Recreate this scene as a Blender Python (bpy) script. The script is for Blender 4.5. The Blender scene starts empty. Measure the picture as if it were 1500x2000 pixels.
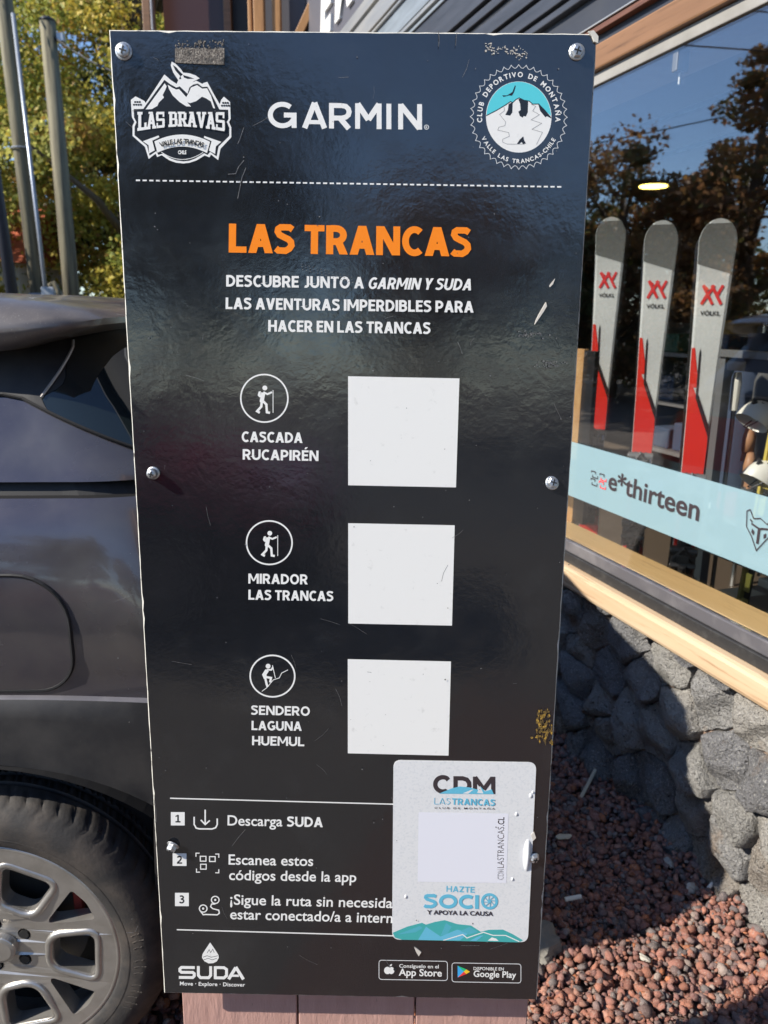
import bpy, bmesh, math, random
import numpy as np
from math import sin, cos, pi, radians, sqrt, atan2
from mathutils import Vector, Matrix, geometry, noise as mnoise
sc = bpy.context.scene
# ------------------------------------------------------------------ camera
cam = bpy.data.cameras.new('camera'); co = bpy.data.objects.new('camera', cam); sc.collection.objects.link(co)
cam.sensor_fit = 'VERTICAL'; cam.sensor_height = 24; cam.lens = 18.0; cam.clip_start = .02; cam.clip_end = 600
CAM = Vector((0.0547, -1.0317, 1.58))
def cam_basis(yaw, pitch, roll):
    f = Vector((sin(yaw)*cos(pitch), cos(yaw)*cos(pitch), -sin(pitch))); r = Vector((cos(yaw), -sin(yaw), 0)); u = r.cross(f)
    return r*cos(roll)+u*sin(roll), u*cos(roll)-r*sin(roll), f
r_, u_, f_ = cam_basis(-.00896, .24727, .01116)
co.matrix_world = Matrix(((r_.x, u_.x, -f_.x, CAM.x), (r_.y, u_.y, -f_.y, CAM.y), (r_.z, u_.z, -f_.z, CAM.z), (0, 0, 0, 1)))
sc.camera = co
cam.dof.use_dof = True; cam.dof.focus_distance = 1.12; cam.dof.aperture_fstop = 5.0
# ------------------------------------------------------------------ sky, sun, exposure
SUN = Vector((-1, -.35, .76)).normalized()
w = bpy.data.worlds.new('World'); sc.world = w; w.use_nodes = True
nt = w.node_tree; bg = nt.nodes['Background']
sky = nt.nodes.new('ShaderNodeTexSky'); sky.sky_type = 'NISHITA'; sky.sun_disc = False
sky.sun_elevation = math.asin(SUN.z); sky.sun_rotation = atan2(SUN.x, SUN.y); sky.altitude = 1200; sky.air_density = 1.0; sky.dust_density = .6; sky.ozone_density = 4.0
nt.links.new(sky.outputs[0], bg.inputs[0]); bg.inputs[1].default_value = .13
sl = bpy.data.lights.new('sun', 'SUN'); sl.energy = 5.0; sl.angle = radians(.53); sl.color = (1, .93, .82)
so = bpy.data.objects.new('sun', sl); sc.collection.objects.link(so); so.rotation_euler = (-SUN).to_track_quat('-Z', 'Y').to_euler(); so.location = SUN*20
vs = sc.view_settings; vs.view_transform = 'Standard'; vs.look = 'None'; vs.gamma = 1; vs.use_curve_mapping = False; vs.exposure = .70
sc.cycles.max_bounces = 8; sc.cycles.transparent_max_bounces = 12
sc.cycles.caustics_reflective = False; sc.cycles.caustics_refractive = False; sc.cycles.sample_clamp_indirect = 6
rnd = random.Random(5)

# ------------------------------------------------------------------ materials
M = {}
def pm(name, col, rough=.5, metal=0., var=None, bump=None, coat=0., spec=.5, stretch=(1, 1, 1), attr=None, emit=None, bump2=None, rvar=None, trans=None, crough=.05):
    m = bpy.data.materials.new(name); m.use_nodes = True; t = m.node_tree; N = t.nodes; L = t.links
    b = N['Principled BSDF']; b.inputs['Base Color'].default_value = (*col, 1); b.inputs['Roughness'].default_value = rough
    b.inputs['Metallic'].default_value = metal; b.inputs['Coat Weight'].default_value = coat; b.inputs['Coat Roughness'].default_value = crough; b.inputs['Specular IOR Level'].default_value = spec
    tc = N.new('ShaderNodeTexCoord'); mp = N.new('ShaderNodeMapping'); mp.inputs['Scale'].default_value = stretch; L.new(tc.outputs['Object'], mp.inputs[0])
    def noise(scale, det=5, r=.6):
        n = N.new('ShaderNodeTexNoise'); n.inputs['Scale'].default_value = scale; n.inputs['Detail'].default_value = det; n.inputs['Roughness'].default_value = r; L.new(mp.outputs[0], n.inputs['Vector']); return n.outputs['Fac']
    def ramp(f, a, bb):
        r = N.new('ShaderNodeMapRange'); r.inputs['From Min'].default_value = a; r.inputs['From Max'].default_value = bb; r.clamp = True; L.new(f, r.inputs['Value']); return r.outputs[0]
    src = None
    if attr:
        a = N.new('ShaderNodeAttribute'); a.attribute_name = attr; src = a.outputs['Color']; L.new(src, b.inputs['Base Color'])
    for v in (var or []):
        c2, s, lo, hi = v[:4]
        mx = N.new('ShaderNodeMix'); mx.data_type = 'RGBA'
        L.new(ramp(noise(s), lo, hi), mx.inputs[0])
        if src: L.new(src, mx.inputs[6])
        else: mx.inputs[6].default_value = (*col, 1)
        mx.inputs[7].default_value = (*c2, 1); src = mx.outputs[2]; L.new(src, b.inputs['Base Color'])
    h = None
    for bp in ([bump] if bump else [])+([bump2] if bump2 else []):
        s, st, d = bp; n = N.new('ShaderNodeBump'); n.inputs['Strength'].default_value = st; n.inputs['Distance'].default_value = d; L.new(noise(s), n.inputs['Height'])
        if h: L.new(h, n.inputs['Normal'])
        h = n.outputs[0]; L.new(h, b.inputs['Normal'])
        if coat: L.new(h, b.inputs['Coat Normal'])
    if rvar:
        s, lo, hi, r0, r1 = rvar; mr = N.new('ShaderNodeMapRange'); mr.inputs['From Min'].default_value = lo; mr.inputs['From Max'].default_value = hi
        mr.inputs['To Min'].default_value = r0; mr.inputs['To Max'].default_value = r1; L.new(noise(s), mr.inputs['Value']); L.new(mr.outputs[0], b.inputs['Roughness'])
    if emit: b.inputs['Emission Color'].default_value = (*emit[0], 1); b.inputs['Emission Strength'].default_value = emit[1]
    if trans:
        tr = N.new('ShaderNodeBsdfTranslucent'); ms = N.new('ShaderNodeMixShader'); ms.inputs[0].default_value = trans
        if src: L.new(src, tr.inputs[0])
        else: tr.inputs[0].default_value = (*col, 1)
        L.new(b.outputs[0], ms.inputs[1]); L.new(tr.outputs[0], ms.inputs[2]); L.new(ms.outputs[0], N['Material Output'].inputs[0])
    M[name] = m; return m

# the printed board: glossy laminate with scratches, dust and a fine ripple
def board_mat():
    m = pm('board_black', (.011, .012, .015), .12, var=[((.030, .032, .035), 7, .55, .85), ((.09, .09, .088), 90, .74, .80)], bump=(95, .10, .0016), bump2=(9, .07, .012), rvar=(16, .35, .75, .07, .22), spec=.9, coat=.4, crough=.08)
    m.node_tree.nodes['Principled BSDF'].inputs['IOR'].default_value = 1.58
    return m
board_mat()
pm('print_white', (.82, .82, .80), .3, var=[((.6, .6, .58), 60, .62, .8)], bump=(95, .08, .0016))
pm('print_orange', (.95, .25, .008), .3, bump=(95, .08, .0016))
pm('print_dark', (.018, .02, .024), .22, bump=(95, .08, .0016))
pm('print_cyan', (.10, .60, .68), .3)
pm('print_grey', (.3, .3, .3), .35)
pm('edge_core', (.62, .60, .54), .6, var=[((.10, .09, .08), 45, .58, .66)])
pm('paper', (.72, .73, .74), .32, var=[((.64, .66, .68), 260, .5, .65)], bump=(14, .12, .004))
pm('paper_pale', (.76, .77, .84), .3)
pm('st_cyan', (.09, .42, .52), .35); pm('st_teal', (.06, .40, .40), .35); pm('st_sky', (.13, .48, .66), .35)
pm('st_dark', (.045, .035, .04), .4)
pm('play_green', (.02, .5, .2), .4); pm('play_blue', (.05, .4, .8), .4); pm('play_yellow', (.9, .55, .03), .4); pm('play_red', (.8, .05, .05), .4)
pm('zinc', (.58, .60, .62), .42, .9, var=[((.30, .28, .25), 300, .55, .7)], bump=(250, .3, .0006))
pm('recess', (.02, .02, .02), .6)
pm('residue', (.11, .095, .085), .95, var=[((.32, .29, .25), 520, .46, .60), ((.05, .05, .05), 130, .52, .66)], bump=(400, 1., .002))
pm('chip', (.62, .58, .52), .7); pm('scuff', (.10, .10, .105), .6, var=[((.22, .21, .2), 500, .5, .6)])
pm('scuff_yellow', (.10, .065, .02), .7, var=[((.42, .25, .04), 260, .50, .58)])
pm('pink_paint', (.50, .30, .255), .7, var=[((.43, .25, .21), 30, .4, .7), ((.20, .13, .12), 200, .68, .74)], bump=(70, .6, .003), bump2=(260, .5, .001), stretch=(1, 1, .22))
pm('batten', (.20, .12, .07), .8, bump=(60, .5, .002))
def wood(name, a, b, st, rough=.55, dark=None, coat=0.):
    return pm(name, a, rough, var=[(b, 6, .35, .7), (dark or tuple(x*.6 for x in b), 22, .56, .75)], bump=(30, .35, .0015), stretch=st, coat=coat)
ST = (.18, 3.2, 3.2)
wood('pine', (.56, .43, .29), (.47, .32, .19), ST, dark=(.25, .13, .06))
wood('ledge_wood', (.80, .56, .28), (.72, .47, .21), ST, .45)
wood('beam_wood', (.24, .125, .062), (.15, .075, .035), ST, .5)
wood('beam_red', (.16, .07, .045), (.11, .045, .03), ST, .6)
wood('post_wood', (.46, .24, .09), (.30, .14, .05), (3, 3, .2), .5)
wood('osb', (.46, .24, .09), (.58, .36, .16), (4, 4, 2), .7)
pm('pale_trim', (.30, .29, .27), .6, var=[((.22, .21, .19), 5, .4, .7)])
pm('alu_grey', (.15, .145, .16), .38, .35, var=[((.24, .23, .24), 8, .45, .7)], bump=(160, .15, .0005))
pm('alu_dark', (.035, .035, .037), .45, .2, var=[((.06, .06, .06), 30, .5, .7)])
pm('cladding_navy', (.030, .034, .046), .5, var=[((.045, .047, .055), 3, .4, .7)])
pm('slat_bright', (.50, .49, .46), .35, .5, var=[((.34, .36, .38), 4, .4, .65)], stretch=(.3, 3, 3))
pm('slat_blue', (.34, .38, .41), .4, .4, var=[((.24, .27, .29), 9, .4, .65)], stretch=(.3, 3, 3))
pm('slat_dark', (.085, .09, .105), .42, .4, var=[((.055, .06, .07), 6, .4, .65)], stretch=(.3, 3, 3))
pm('sign_slate', (.10, .10, .12), .5)
pm('basalt', (.19, .185, .18), 1., attr='Col', var=[((.50, .49, .46), 190, .58, .63), ((.07, .07, .07), 95, .63, .70), ((.30, .20, .12), 5, .58, .70)], bump=(120, 1., .012), bump2=(30, 1., .03))
pm('mortar', (.20, .15, .115), .95, var=[((.28, .19, .14), 20, .45, .6), ((.05, .045, .04), 9, .55, .62)], bump=(60, 1., .01))
pm('gravel', (.3, .12, .08), .95, attr='Col', var=[((.36, .27, .23), 210, .54, .70), ((.08, .055, .05), 330, .58, .66)], bump=(420, 1., .003), spec=.2)
pm('soil', (.095, .058, .045), .95, var=[((.16, .10, .08), 40, .4, .6)], bump=(80, 1., .01))
pm('ground', (.105, .092, .08), .95, var=[((.15, .13, .11), 3, .4, .6), ((.06, .05, .042), 30, .5, .65)], bump=(30, 1., .02))
pm('asphalt', (.055, .055, .057), .9, var=[((.08, .08, .08), 12, .4, .6)], bump=(180, .8, .004))
pm('stone_pale', (.42, .39, .34), .85, bump=(120, .6, .002)); pm('stick', (.60, .52, .38), .8, bump=(150, .5, .001)); pm('butt', (.72, .68, .6), .8)
pm('leaves', (.2, .2, .05), .55, attr='Col', trans=.38, spec=.3)
pm('bark', (.12, .095, .07), .9, bump=(20, 1., .02), stretch=(1, 1, .3))
pm('pole_wood', (.21, .19, .125), .85, var=[((.09, .08, .055), 8, .4, .62)], bump=(40, .8, .006), stretch=(2, 2, .1))
pm('dark_metal', (.022, .026, .038), .5); pm('galv', (.35, .39, .45), .4, .5)
pm('house_white', (.72, .71, .68), .8); pm('roof_orange', (.52, .13, .06), .8, bump=(30, .5, .02)); pm('cable', (.02, .02, .02), .6)
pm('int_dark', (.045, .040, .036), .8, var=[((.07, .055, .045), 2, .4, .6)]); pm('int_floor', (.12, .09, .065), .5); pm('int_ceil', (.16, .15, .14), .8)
pm('rack_black', (.022, .022, .024), .4, .2); pm('rack_grey', (.17, .175, .18), .45, .3); pm('white_plastic', (.78, .77, .70), .35); pm('black_plastic', (.025, .025, .027), .35)
pm('yellow_paint', (.62, .50, .11), .45); pm('chrome', (.7, .71, .72), .2, 1.); pm('skin_wood', (.45, .24, .13), .5)
pm('ski_white', (.66, .67, .64), .22, var=[((.56, .57, .55), 3, .4, .7)], coat=.4); pm('ski_red', (.75, .035, .022), .28, coat=.4); pm('ski_black', (.02, .02, .02), .3, coat=.3); pm('ski_mark', (.70, .03, .03), .35)
pm('lamp_glow', (1, .85, .3), .5, emit=((1, .72, .14), 7.))
for i, c in enumerate([(.30, .03, .04), (.05, .07, .12), (.10, .10, .10), (.28, .26, .22), (.06, .12, .08), (.32, .20, .05)]): pm('cloth_%d' % i, c, .9)
pm('paint_grey', (.085, .077, .094), .26, .55, coat=1., crough=.045, var=[((.15, .14, .135), 4, .40, .75), ((.24, .23, .21), 240, .68, .76)], rvar=(6, .3, .7, .12, .34), bump=(240, .05, .0005))
pm('paint_dusty', (.115, .102, .098), .42, .3, coat=.7, crough=.12, var=[((.22, .19, .165), 6, .35, .7), ((.30, .27, .24), 260, .62, .74)])
pm('paint_maroon', (.50, .06, .11), .35, .3, coat=.9, var=[((.55, .09, .13), 5, .4, .8)])
pm('car_black', (.020, .020, .022), .55, var=[((.050, .047, .045), 9, .40, .75), ((.09, .085, .08), 260, .70, .76)], bump=(300, .25, .0005))
pm('car_seam', (.006, .006, .007), .6); pm('gloss_black', (.008, .009, .011), .06, spec=.7)
pm('rear_glass', (.012, .018, .020), .03, spec=1.0, var=[((.03, .034, .034), 9, .55, .8)])
pm('tail_red', (.35, .01, .01), .15, coat=1.)
pm('head_clear', (.5, .52, .55), .1, coat=1.)
pm('rubber', (.030, .028, .027), .75, var=[((.085, .070, .058), 12, .42, .70)], bump=(130, .35, .002))
pm('alloy', (.50, .48, .45), .32, .75, var=[((.36, .34, .31), 14, .42, .75)], coat=.25, bump=(200, .05, .0005))
pm('brake', (.14, .13, .12), .45, .7); pm('caliper_red', (.5, .07, .05), .5)
pm('light_trim', (.36, .34, .33), .4, .5)

def glass_mat():
    m = bpy.data.materials.new('window_glass'); m.use_nodes = True; t = m.node_tree; N = t.nodes; L = t.links
    N.remove(N['Principled BSDF']); tr = N.new('ShaderNodeBsdfTransparent'); tr.inputs[0].default_value = (.98, .985, .98, 1)
    gl = N.new('ShaderNodeBsdfGlossy'); gl.inputs['Roughness'].default_value = .012; gl.inputs[0].default_value = (.95, .97, 1, 1)
    fr = N.new('ShaderNodeLayerWeight'); fr.inputs[0].default_value = .5; pw = N.new('ShaderNodeMath'); pw.operation = 'POWER'; pw.inputs[1].default_value = 3.; L.new(fr.outputs['Facing'], pw.inputs[0])
    ml = N.new('ShaderNodeMath'); ml.operation = 'MULTIPLY_ADD'; ml.inputs[1].default_value = .7; ml.inputs[2].default_value = .13; ml.use_clamp = True
    mx = N.new('ShaderNodeMixShader'); L.new(pw.outputs[0], ml.inputs[0]); L.new(ml.outputs[0], mx.inputs[0]); L.new(tr.outputs[0], mx.inputs[1]); L.new(gl.outputs[0], mx.inputs[2]); L.new(mx.outputs[0], N['Material Output'].inputs[0])
    M['glass'] = m
glass_mat()

# ------------------------------------------------------------------ helpers
col = sc.collection
def tag(o, label=None, cat=None, group=None, kind=None):
    if label: o['label'] = label
    if cat: o['category'] = cat
    if group: o['group'] = group
    if kind: o['kind'] = kind
    return o
def empty(name, loc, rot=(0, 0, 0)):
    o = bpy.data.objects.new(name, None); col.objects.link(o); o.location = loc; o.rotation_euler = rot; o.empty_display_size = .1; return o
def fin(name, me, mats, parent=None, smooth=False, bevel=0, loc=None, rot=None):
    for m in (mats if isinstance(mats, (list, tuple)) else [mats]): me.materials.append(M[m])
    if smooth: me.polygons.foreach_set('use_smooth', [True]*len(me.polygons))
    o = bpy.data.objects.new(name, me); col.objects.link(o)
    if parent: o.parent = parent
    if loc is not None: o.location = loc
    if rot is not None: o.rotation_euler = rot
    if bevel:
        b = o.modifiers.new('bevel', 'BEVEL'); b.width = bevel; b.segments = 2; b.limit_method = 'ANGLE'
    return o
class MB:
    def __init__(s): s.v = []; s.f = []; s.m = []
    def add(s, vs, fs, mi=0):
        k = len(s.v); s.v += [tuple(x) for x in vs]; s.f += [[i+k for i in f] for f in fs]; s.m += [mi]*len(fs); return s
    def box(s, a, b, mi=0, mat=None):
        x0, y0, z0 = a; x1, y1, z1 = b
        vs = [Vector(p) for p in ((x0, y0, z0), (x1, y0, z0), (x1, y1, z0), (x0, y1, z0), (x0, y0, z1), (x1, y0, z1), (x1, y1, z1), (x0, y1, z1))]
        if mat: vs = [mat @ q for q in vs]
        s.add(vs, [(0, 3, 2, 1), (4, 5, 6, 7), (0, 1, 5, 4), (1, 2, 6, 5), (2, 3, 7, 6), (3, 0, 4, 7)], mi); return s
    def tube(s, pts, r, n=8, mi=0, cap=True, closed=False):
        pts = [Vector(p) for p in pts]; rs = r if isinstance(r, (list, tuple)) else [r]*len(pts)
        k = len(pts); base = []; prev = None
        for i, p in enumerate(pts):
            if closed: d = pts[(i+1) % k]-pts[i-1]
            else: d = pts[min(i+1, k-1)]-pts[max(i-1, 0)]
            d.normalize()
            if prev is None: a = d.orthogonal().normalized()
            else: a = (prev-d*prev.dot(d)).normalized()
            prev = a; b = d.cross(a)
            base += [p+(a*cos(2*pi*j/n)+b*sin(2*pi*j/n))*rs[i] for j in range(n)]
        fs = []
        for i in range(k if closed else k-1):
            for j in range(n): fs.append((i*n+j, i*n+(j+1) % n, ((i+1) % k)*n+(j+1) % n, ((i+1) % k)*n+j))
        if cap and not closed: fs += [tuple(range(n))[::-1], tuple((k-1)*n+j for j in range(n))]
        s.add(base, fs, mi); return s
    def grid(s, P, mi=0, closed=False):
        R = len(P); C = len(P[0]); fs = [(i*C+j, i*C+(j+1) % C, (i+1)*C+(j+1) % C, (i+1)*C+j) for i in range(R-1) for j in range(C if closed else C-1)]
        s.add([q for row in P for q in row], fs, mi); return s
    def prism(s, pts, n, d, mi=0):   # pts: 3d loop, n: extrusion direction vector of length d
        e = Vector(n)*d; k = len(pts); s.add([Vector(p) for p in pts]+[Vector(p)+e for p in pts], [tuple(range(k)), tuple(range(2*k-1, k-1, -1))]+[(i, k+i, k+(i+1) % k, (i+1) % k) for i in range(k)], mi); return s
    def build(s, name, mats, parent=None, smooth=False, bevel=0, loc=None, rot=None, recalc=True):
        me = bpy.data.meshes.new(name); me.from_pydata(s.v, [], s.f); me.polygons.foreach_set('material_index', s.m)
        if recalc:
            b = bmesh.new(); b.from_mesh(me); bmesh.ops.recalc_face_normals(b, faces=b.faces); b.to_mesh(me); b.free()
        return fin(name, me, mats, parent, smooth, bevel, loc, rot)
def copy_tree(o, parent=None, swap=None):
    c = o.copy(); col.objects.link(c)
    if parent: c.parent = parent
    if swap and o.type == 'MESH' and any(m and m.name in swap for m in o.data.materials):
        c.data = o.data.copy()
        for i, m in enumerate(c.data.materials):
            if m.name in swap: c.data.materials[i] = M[swap[m.name]]
    for ch in list(o.children): copy_tree(ch, c, swap)
    return c
def coloured(me, cols):   # one colour per face
    a = me.color_attributes.new('Col', 'FLOAT_COLOR', 'CORNER'); n = len(me.loops); ls = np.zeros(len(me.polygons), dtype=np.int32); me.polygons.foreach_get('loop_total', ls)
    arr = np.repeat(np.asarray(cols, dtype=np.float32), ls, axis=0); a.data.foreach_set('color', np.hstack([arr, np.ones((n, 1), np.float32)]).ravel())
def npmesh(name, V, F):
    me = bpy.data.meshes.new(name); k = F.shape[1]; me.vertices.add(len(V)); me.vertices.foreach_set('co', V.astype(np.float32).ravel()); me.loops.add(F.size); me.loops.foreach_set('vertex_index', F.astype(np.int32).ravel())
    me.polygons.add(len(F)); me.polygons.foreach_set('loop_start', np.arange(0, F.size, k, dtype=np.int32)); me.polygons.foreach_set('loop_total', np.full(len(F), k, dtype=np.int32)); me.update(calc_edges=True); return me

# ------------------------------------------------------------------ ground
def noise2(x, y, s=1.):
    return sin(x*3.1*s+1.3)*cos(y*2.7*s+.4)+.5*sin(x*7.3*s+2.)*cos(y*6.1*s+1.)
g = MB(); n = 24
g.add([(-220, -220, 0), (220, -220, 0), (220, 220, 0), (-220, 220, 0)], [(0, 1, 2, 3)])
tag(g.build('ground', 'ground'), kind='structure')
g = MB(); g.add([(-60, -14, .004), (60, -14, .004), (60, -6.5, .004), (-60, -6.5, .004)], [(0, 1, 2, 3)]); tag(g.build('road', 'asphalt'), kind='structure')
AZ = radians(18.84); nW = Vector((cos(AZ), sin(AZ), 0)); tW = Vector((-sin(AZ), cos(AZ), 0)); WR = atan2(tW.y, tW.x)
def W(u, wo, z): return nW*(1.2-wo)+tW*u+Vector((0, 0, z))     # wall frame to world: u away from the viewer, wo out of the wall
g = MB(); pts = [W(-2.5, .02, .006), W(4.5, .02, .006), W(4.5, 1.6, .006), W(-2.5, 1.6, .006)]; g.add(pts, [(0, 1, 2, 3)]); tag(g.build('gravel_bed', 'soil'), kind='structure')

# loose volcanic gravel
def gravel():
    rs = np.random.RandomState(3); b = bmesh.new(); bmesh.ops.create_icosphere(b, subdivisions=1, radius=1); bv = np.array([v.co[:] for v in b.verts]); bf = np.array([[v.index for v in f.verts] for f in b.faces]); b.free()
    P = []; NL = []
    def h(x, y): return .018+.007*noise2(x, y, 2.3)
    for layer, (num, zo) in enumerate(((9500, -.002), (4200, .011), (5200, .008))):
        k = 0; NL.append(num)
        while k < num:
            x, y = rs.uniform(-.62, 1.25), rs.uniform(.12, 2.7)
            d = nW.x*x+nW.y*y
            if d > 1.21: continue
            if x < .12 and y > .75: continue
            if x < -.2 and rs.rand() < .5: continue
            near = max(0, d-1.05)*.22
            P.append((x, y, max(0, h(x, y))+zo+near)); k += 1
    P = np.array(P); n = len(P); r = rs.uniform(.0070, .0145, n)*np.where(rs.rand(n) < .10, 1.4, 1)*np.repeat([1., 1., .55], NL)
    sc3 = np.stack([r*rs.uniform(.95, 1.55, n), r*rs.uniform(.75, 1.1, n), r*rs.uniform(.6, .95, n)], 1)
    V = np.repeat(bv[None], n, 0)*1.15
    for _ in range(7):
        d = rs.randn(n, 3); d /= np.linalg.norm(d, axis=1)[:, None]; c_ = rs.uniform(.50, .88, n); ov = np.maximum(0, np.einsum('nij,nj->ni', V, d)-c_[:, None]); V = V-ov[:, :, None]*d[:, None]
    V = V*(1+rs.uniform(-.06, .06, (n, len(bv), 1)))*sc3[:, None]
    e = rs.uniform(0, 6.28, (n, 3)); e[:, :2] = rs.normal(0, .45, (n, 2))
    cx, sx, cy, sy, cz, sz = np.cos(e[:, 0]), np.sin(e[:, 0]), np.cos(e[:, 1]), np.sin(e[:, 1]), np.cos(e[:, 2]), np.sin(e[:, 2])
    Rm = np.zeros((n, 3, 3)); Rm[:, 0, 0] = cz*cy; Rm[:, 0, 1] = cz*sy*sx-sz*cx; Rm[:, 0, 2] = cz*sy*cx+sz*sx; Rm[:, 1, 0] = sz*cy; Rm[:, 1, 1] = sz*sy*sx+cz*cx; Rm[:, 1, 2] = sz*sy*cx-cz*sx; Rm[:, 2, 0] = -sy; Rm[:, 2, 1] = cy*sx; Rm[:, 2, 2] = cy*cx
    V = np.einsum('nij,nkj->nki', Rm, V)+P[:, None]
    F = bf[None]+np.arange(n)[:, None, None]*len(bv)
    me = npmesh('gravel', V.reshape(-1, 3), F.reshape(-1, 3))
    pal = np.array([(.34, .150, .105), (.29, .135, .105), (.24, .125, .11), (.38, .20, .15), (.20, .14, .13), (.17, .145, .14), (.42, .16, .08), (.30, .24, .21), (.14, .12, .12)])
    idx = rs.choice(len(pal), n, p=[.22, .2, .14, .1, .12, .08, .04, .06, .04]); c = pal[idx]*rs.uniform(.75, 1.25, (n, 1)); coloured(me, np.repeat(c, len(bf), axis=0))
    tag(fin('gravel', me, 'gravel'), 'loose red and purple grey volcanic gravel filling the bed between board, car and stone wall', 'gravel', kind='stuff')
gravel()
pm('stone_grey', (.20, .19, .17), .9, bump=(120, .8, .003))
def flake(name, x, y, z, L, wd, th, rot, mat, label, cat, tilt=.2):
    b = bmesh.new(); bmesh.ops.create_icosphere(b, subdivisions=3, radius=1); r = random.Random(int(x*1000))
    for v in b.verts: v.co *= 1+.45*mnoise.noise(v.co*1.3+Vector((x*40, 0, 0)))+.12*mnoise.noise(v.co*5); v.co.x *= L/2; v.co.y *= wd/2; v.co.z *= th/2
    me = bpy.data.meshes.new(name); b.to_mesh(me); b.free(); o = fin(name, me, mat, loc=(x, y, z), rot=(tilt, tilt*.6, rot)); tag(o, label, cat); return o
flake('pale_stone', .455, .60, .045, .12, .09, .06, .8, 'stone_grey', 'large pale grey rounded stone lying beside the lower right edge of the board', 'stone')
flake('limestone_chip', .885, .905, .045, .055, .035, .02, 1.2, 'stone_pale', 'off white angular stone chip in the shade at the foot of the stone wall', 'stone', .6)
flake('limestone_chip', .91, .80, .045, .045, .03, .02, .3, 'stone_pale', 'cream stone chip standing on edge where the gravel turns sunny', 'stone', .9)
flake('limestone_chip', .70, .555, .045, .03, .02, .012, 2.0, 'stone_pale', 'small white chip among the sunlit red gravel near the bottom of the view', 'stone', .3)
flake('limestone_chip', .60, 1.02, .04, .05, .02, .012, .2, 'stick', 'yellowish splinter in the shaded gravel beside the board edge', 'wood chip', .1)
for (p, q, r, lab, m) in (((.545, .748, .047), (.59, .755, .052), .006, 'white cigarette end lying in the shaded gravel', 'butt'), ((.93, .775, .045), (.965, .80, .065), .005, 'short white stick leaning on sunlit gravel by the wall foot', 'butt')):
    tag(MB().tube([p, q], r, 8).build('gravel_stick', m), lab, 'stick')
tag(MB().tube([(.70, 1.22, .04), (.735, 1.27, .06), (.79, 1.36, .075)], .006, 6).build('twig', 'stick'), 'thin brown twig leaning up towards the shaded stone wall', 'twig')
tag(MB().tube([(1.0, .64, .05), (1.08, .655, .055)], .006, 6).build('twig', 'stick'), 'yellowish wood splinter on sunny gravel against the stone wall', 'twig')
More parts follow.
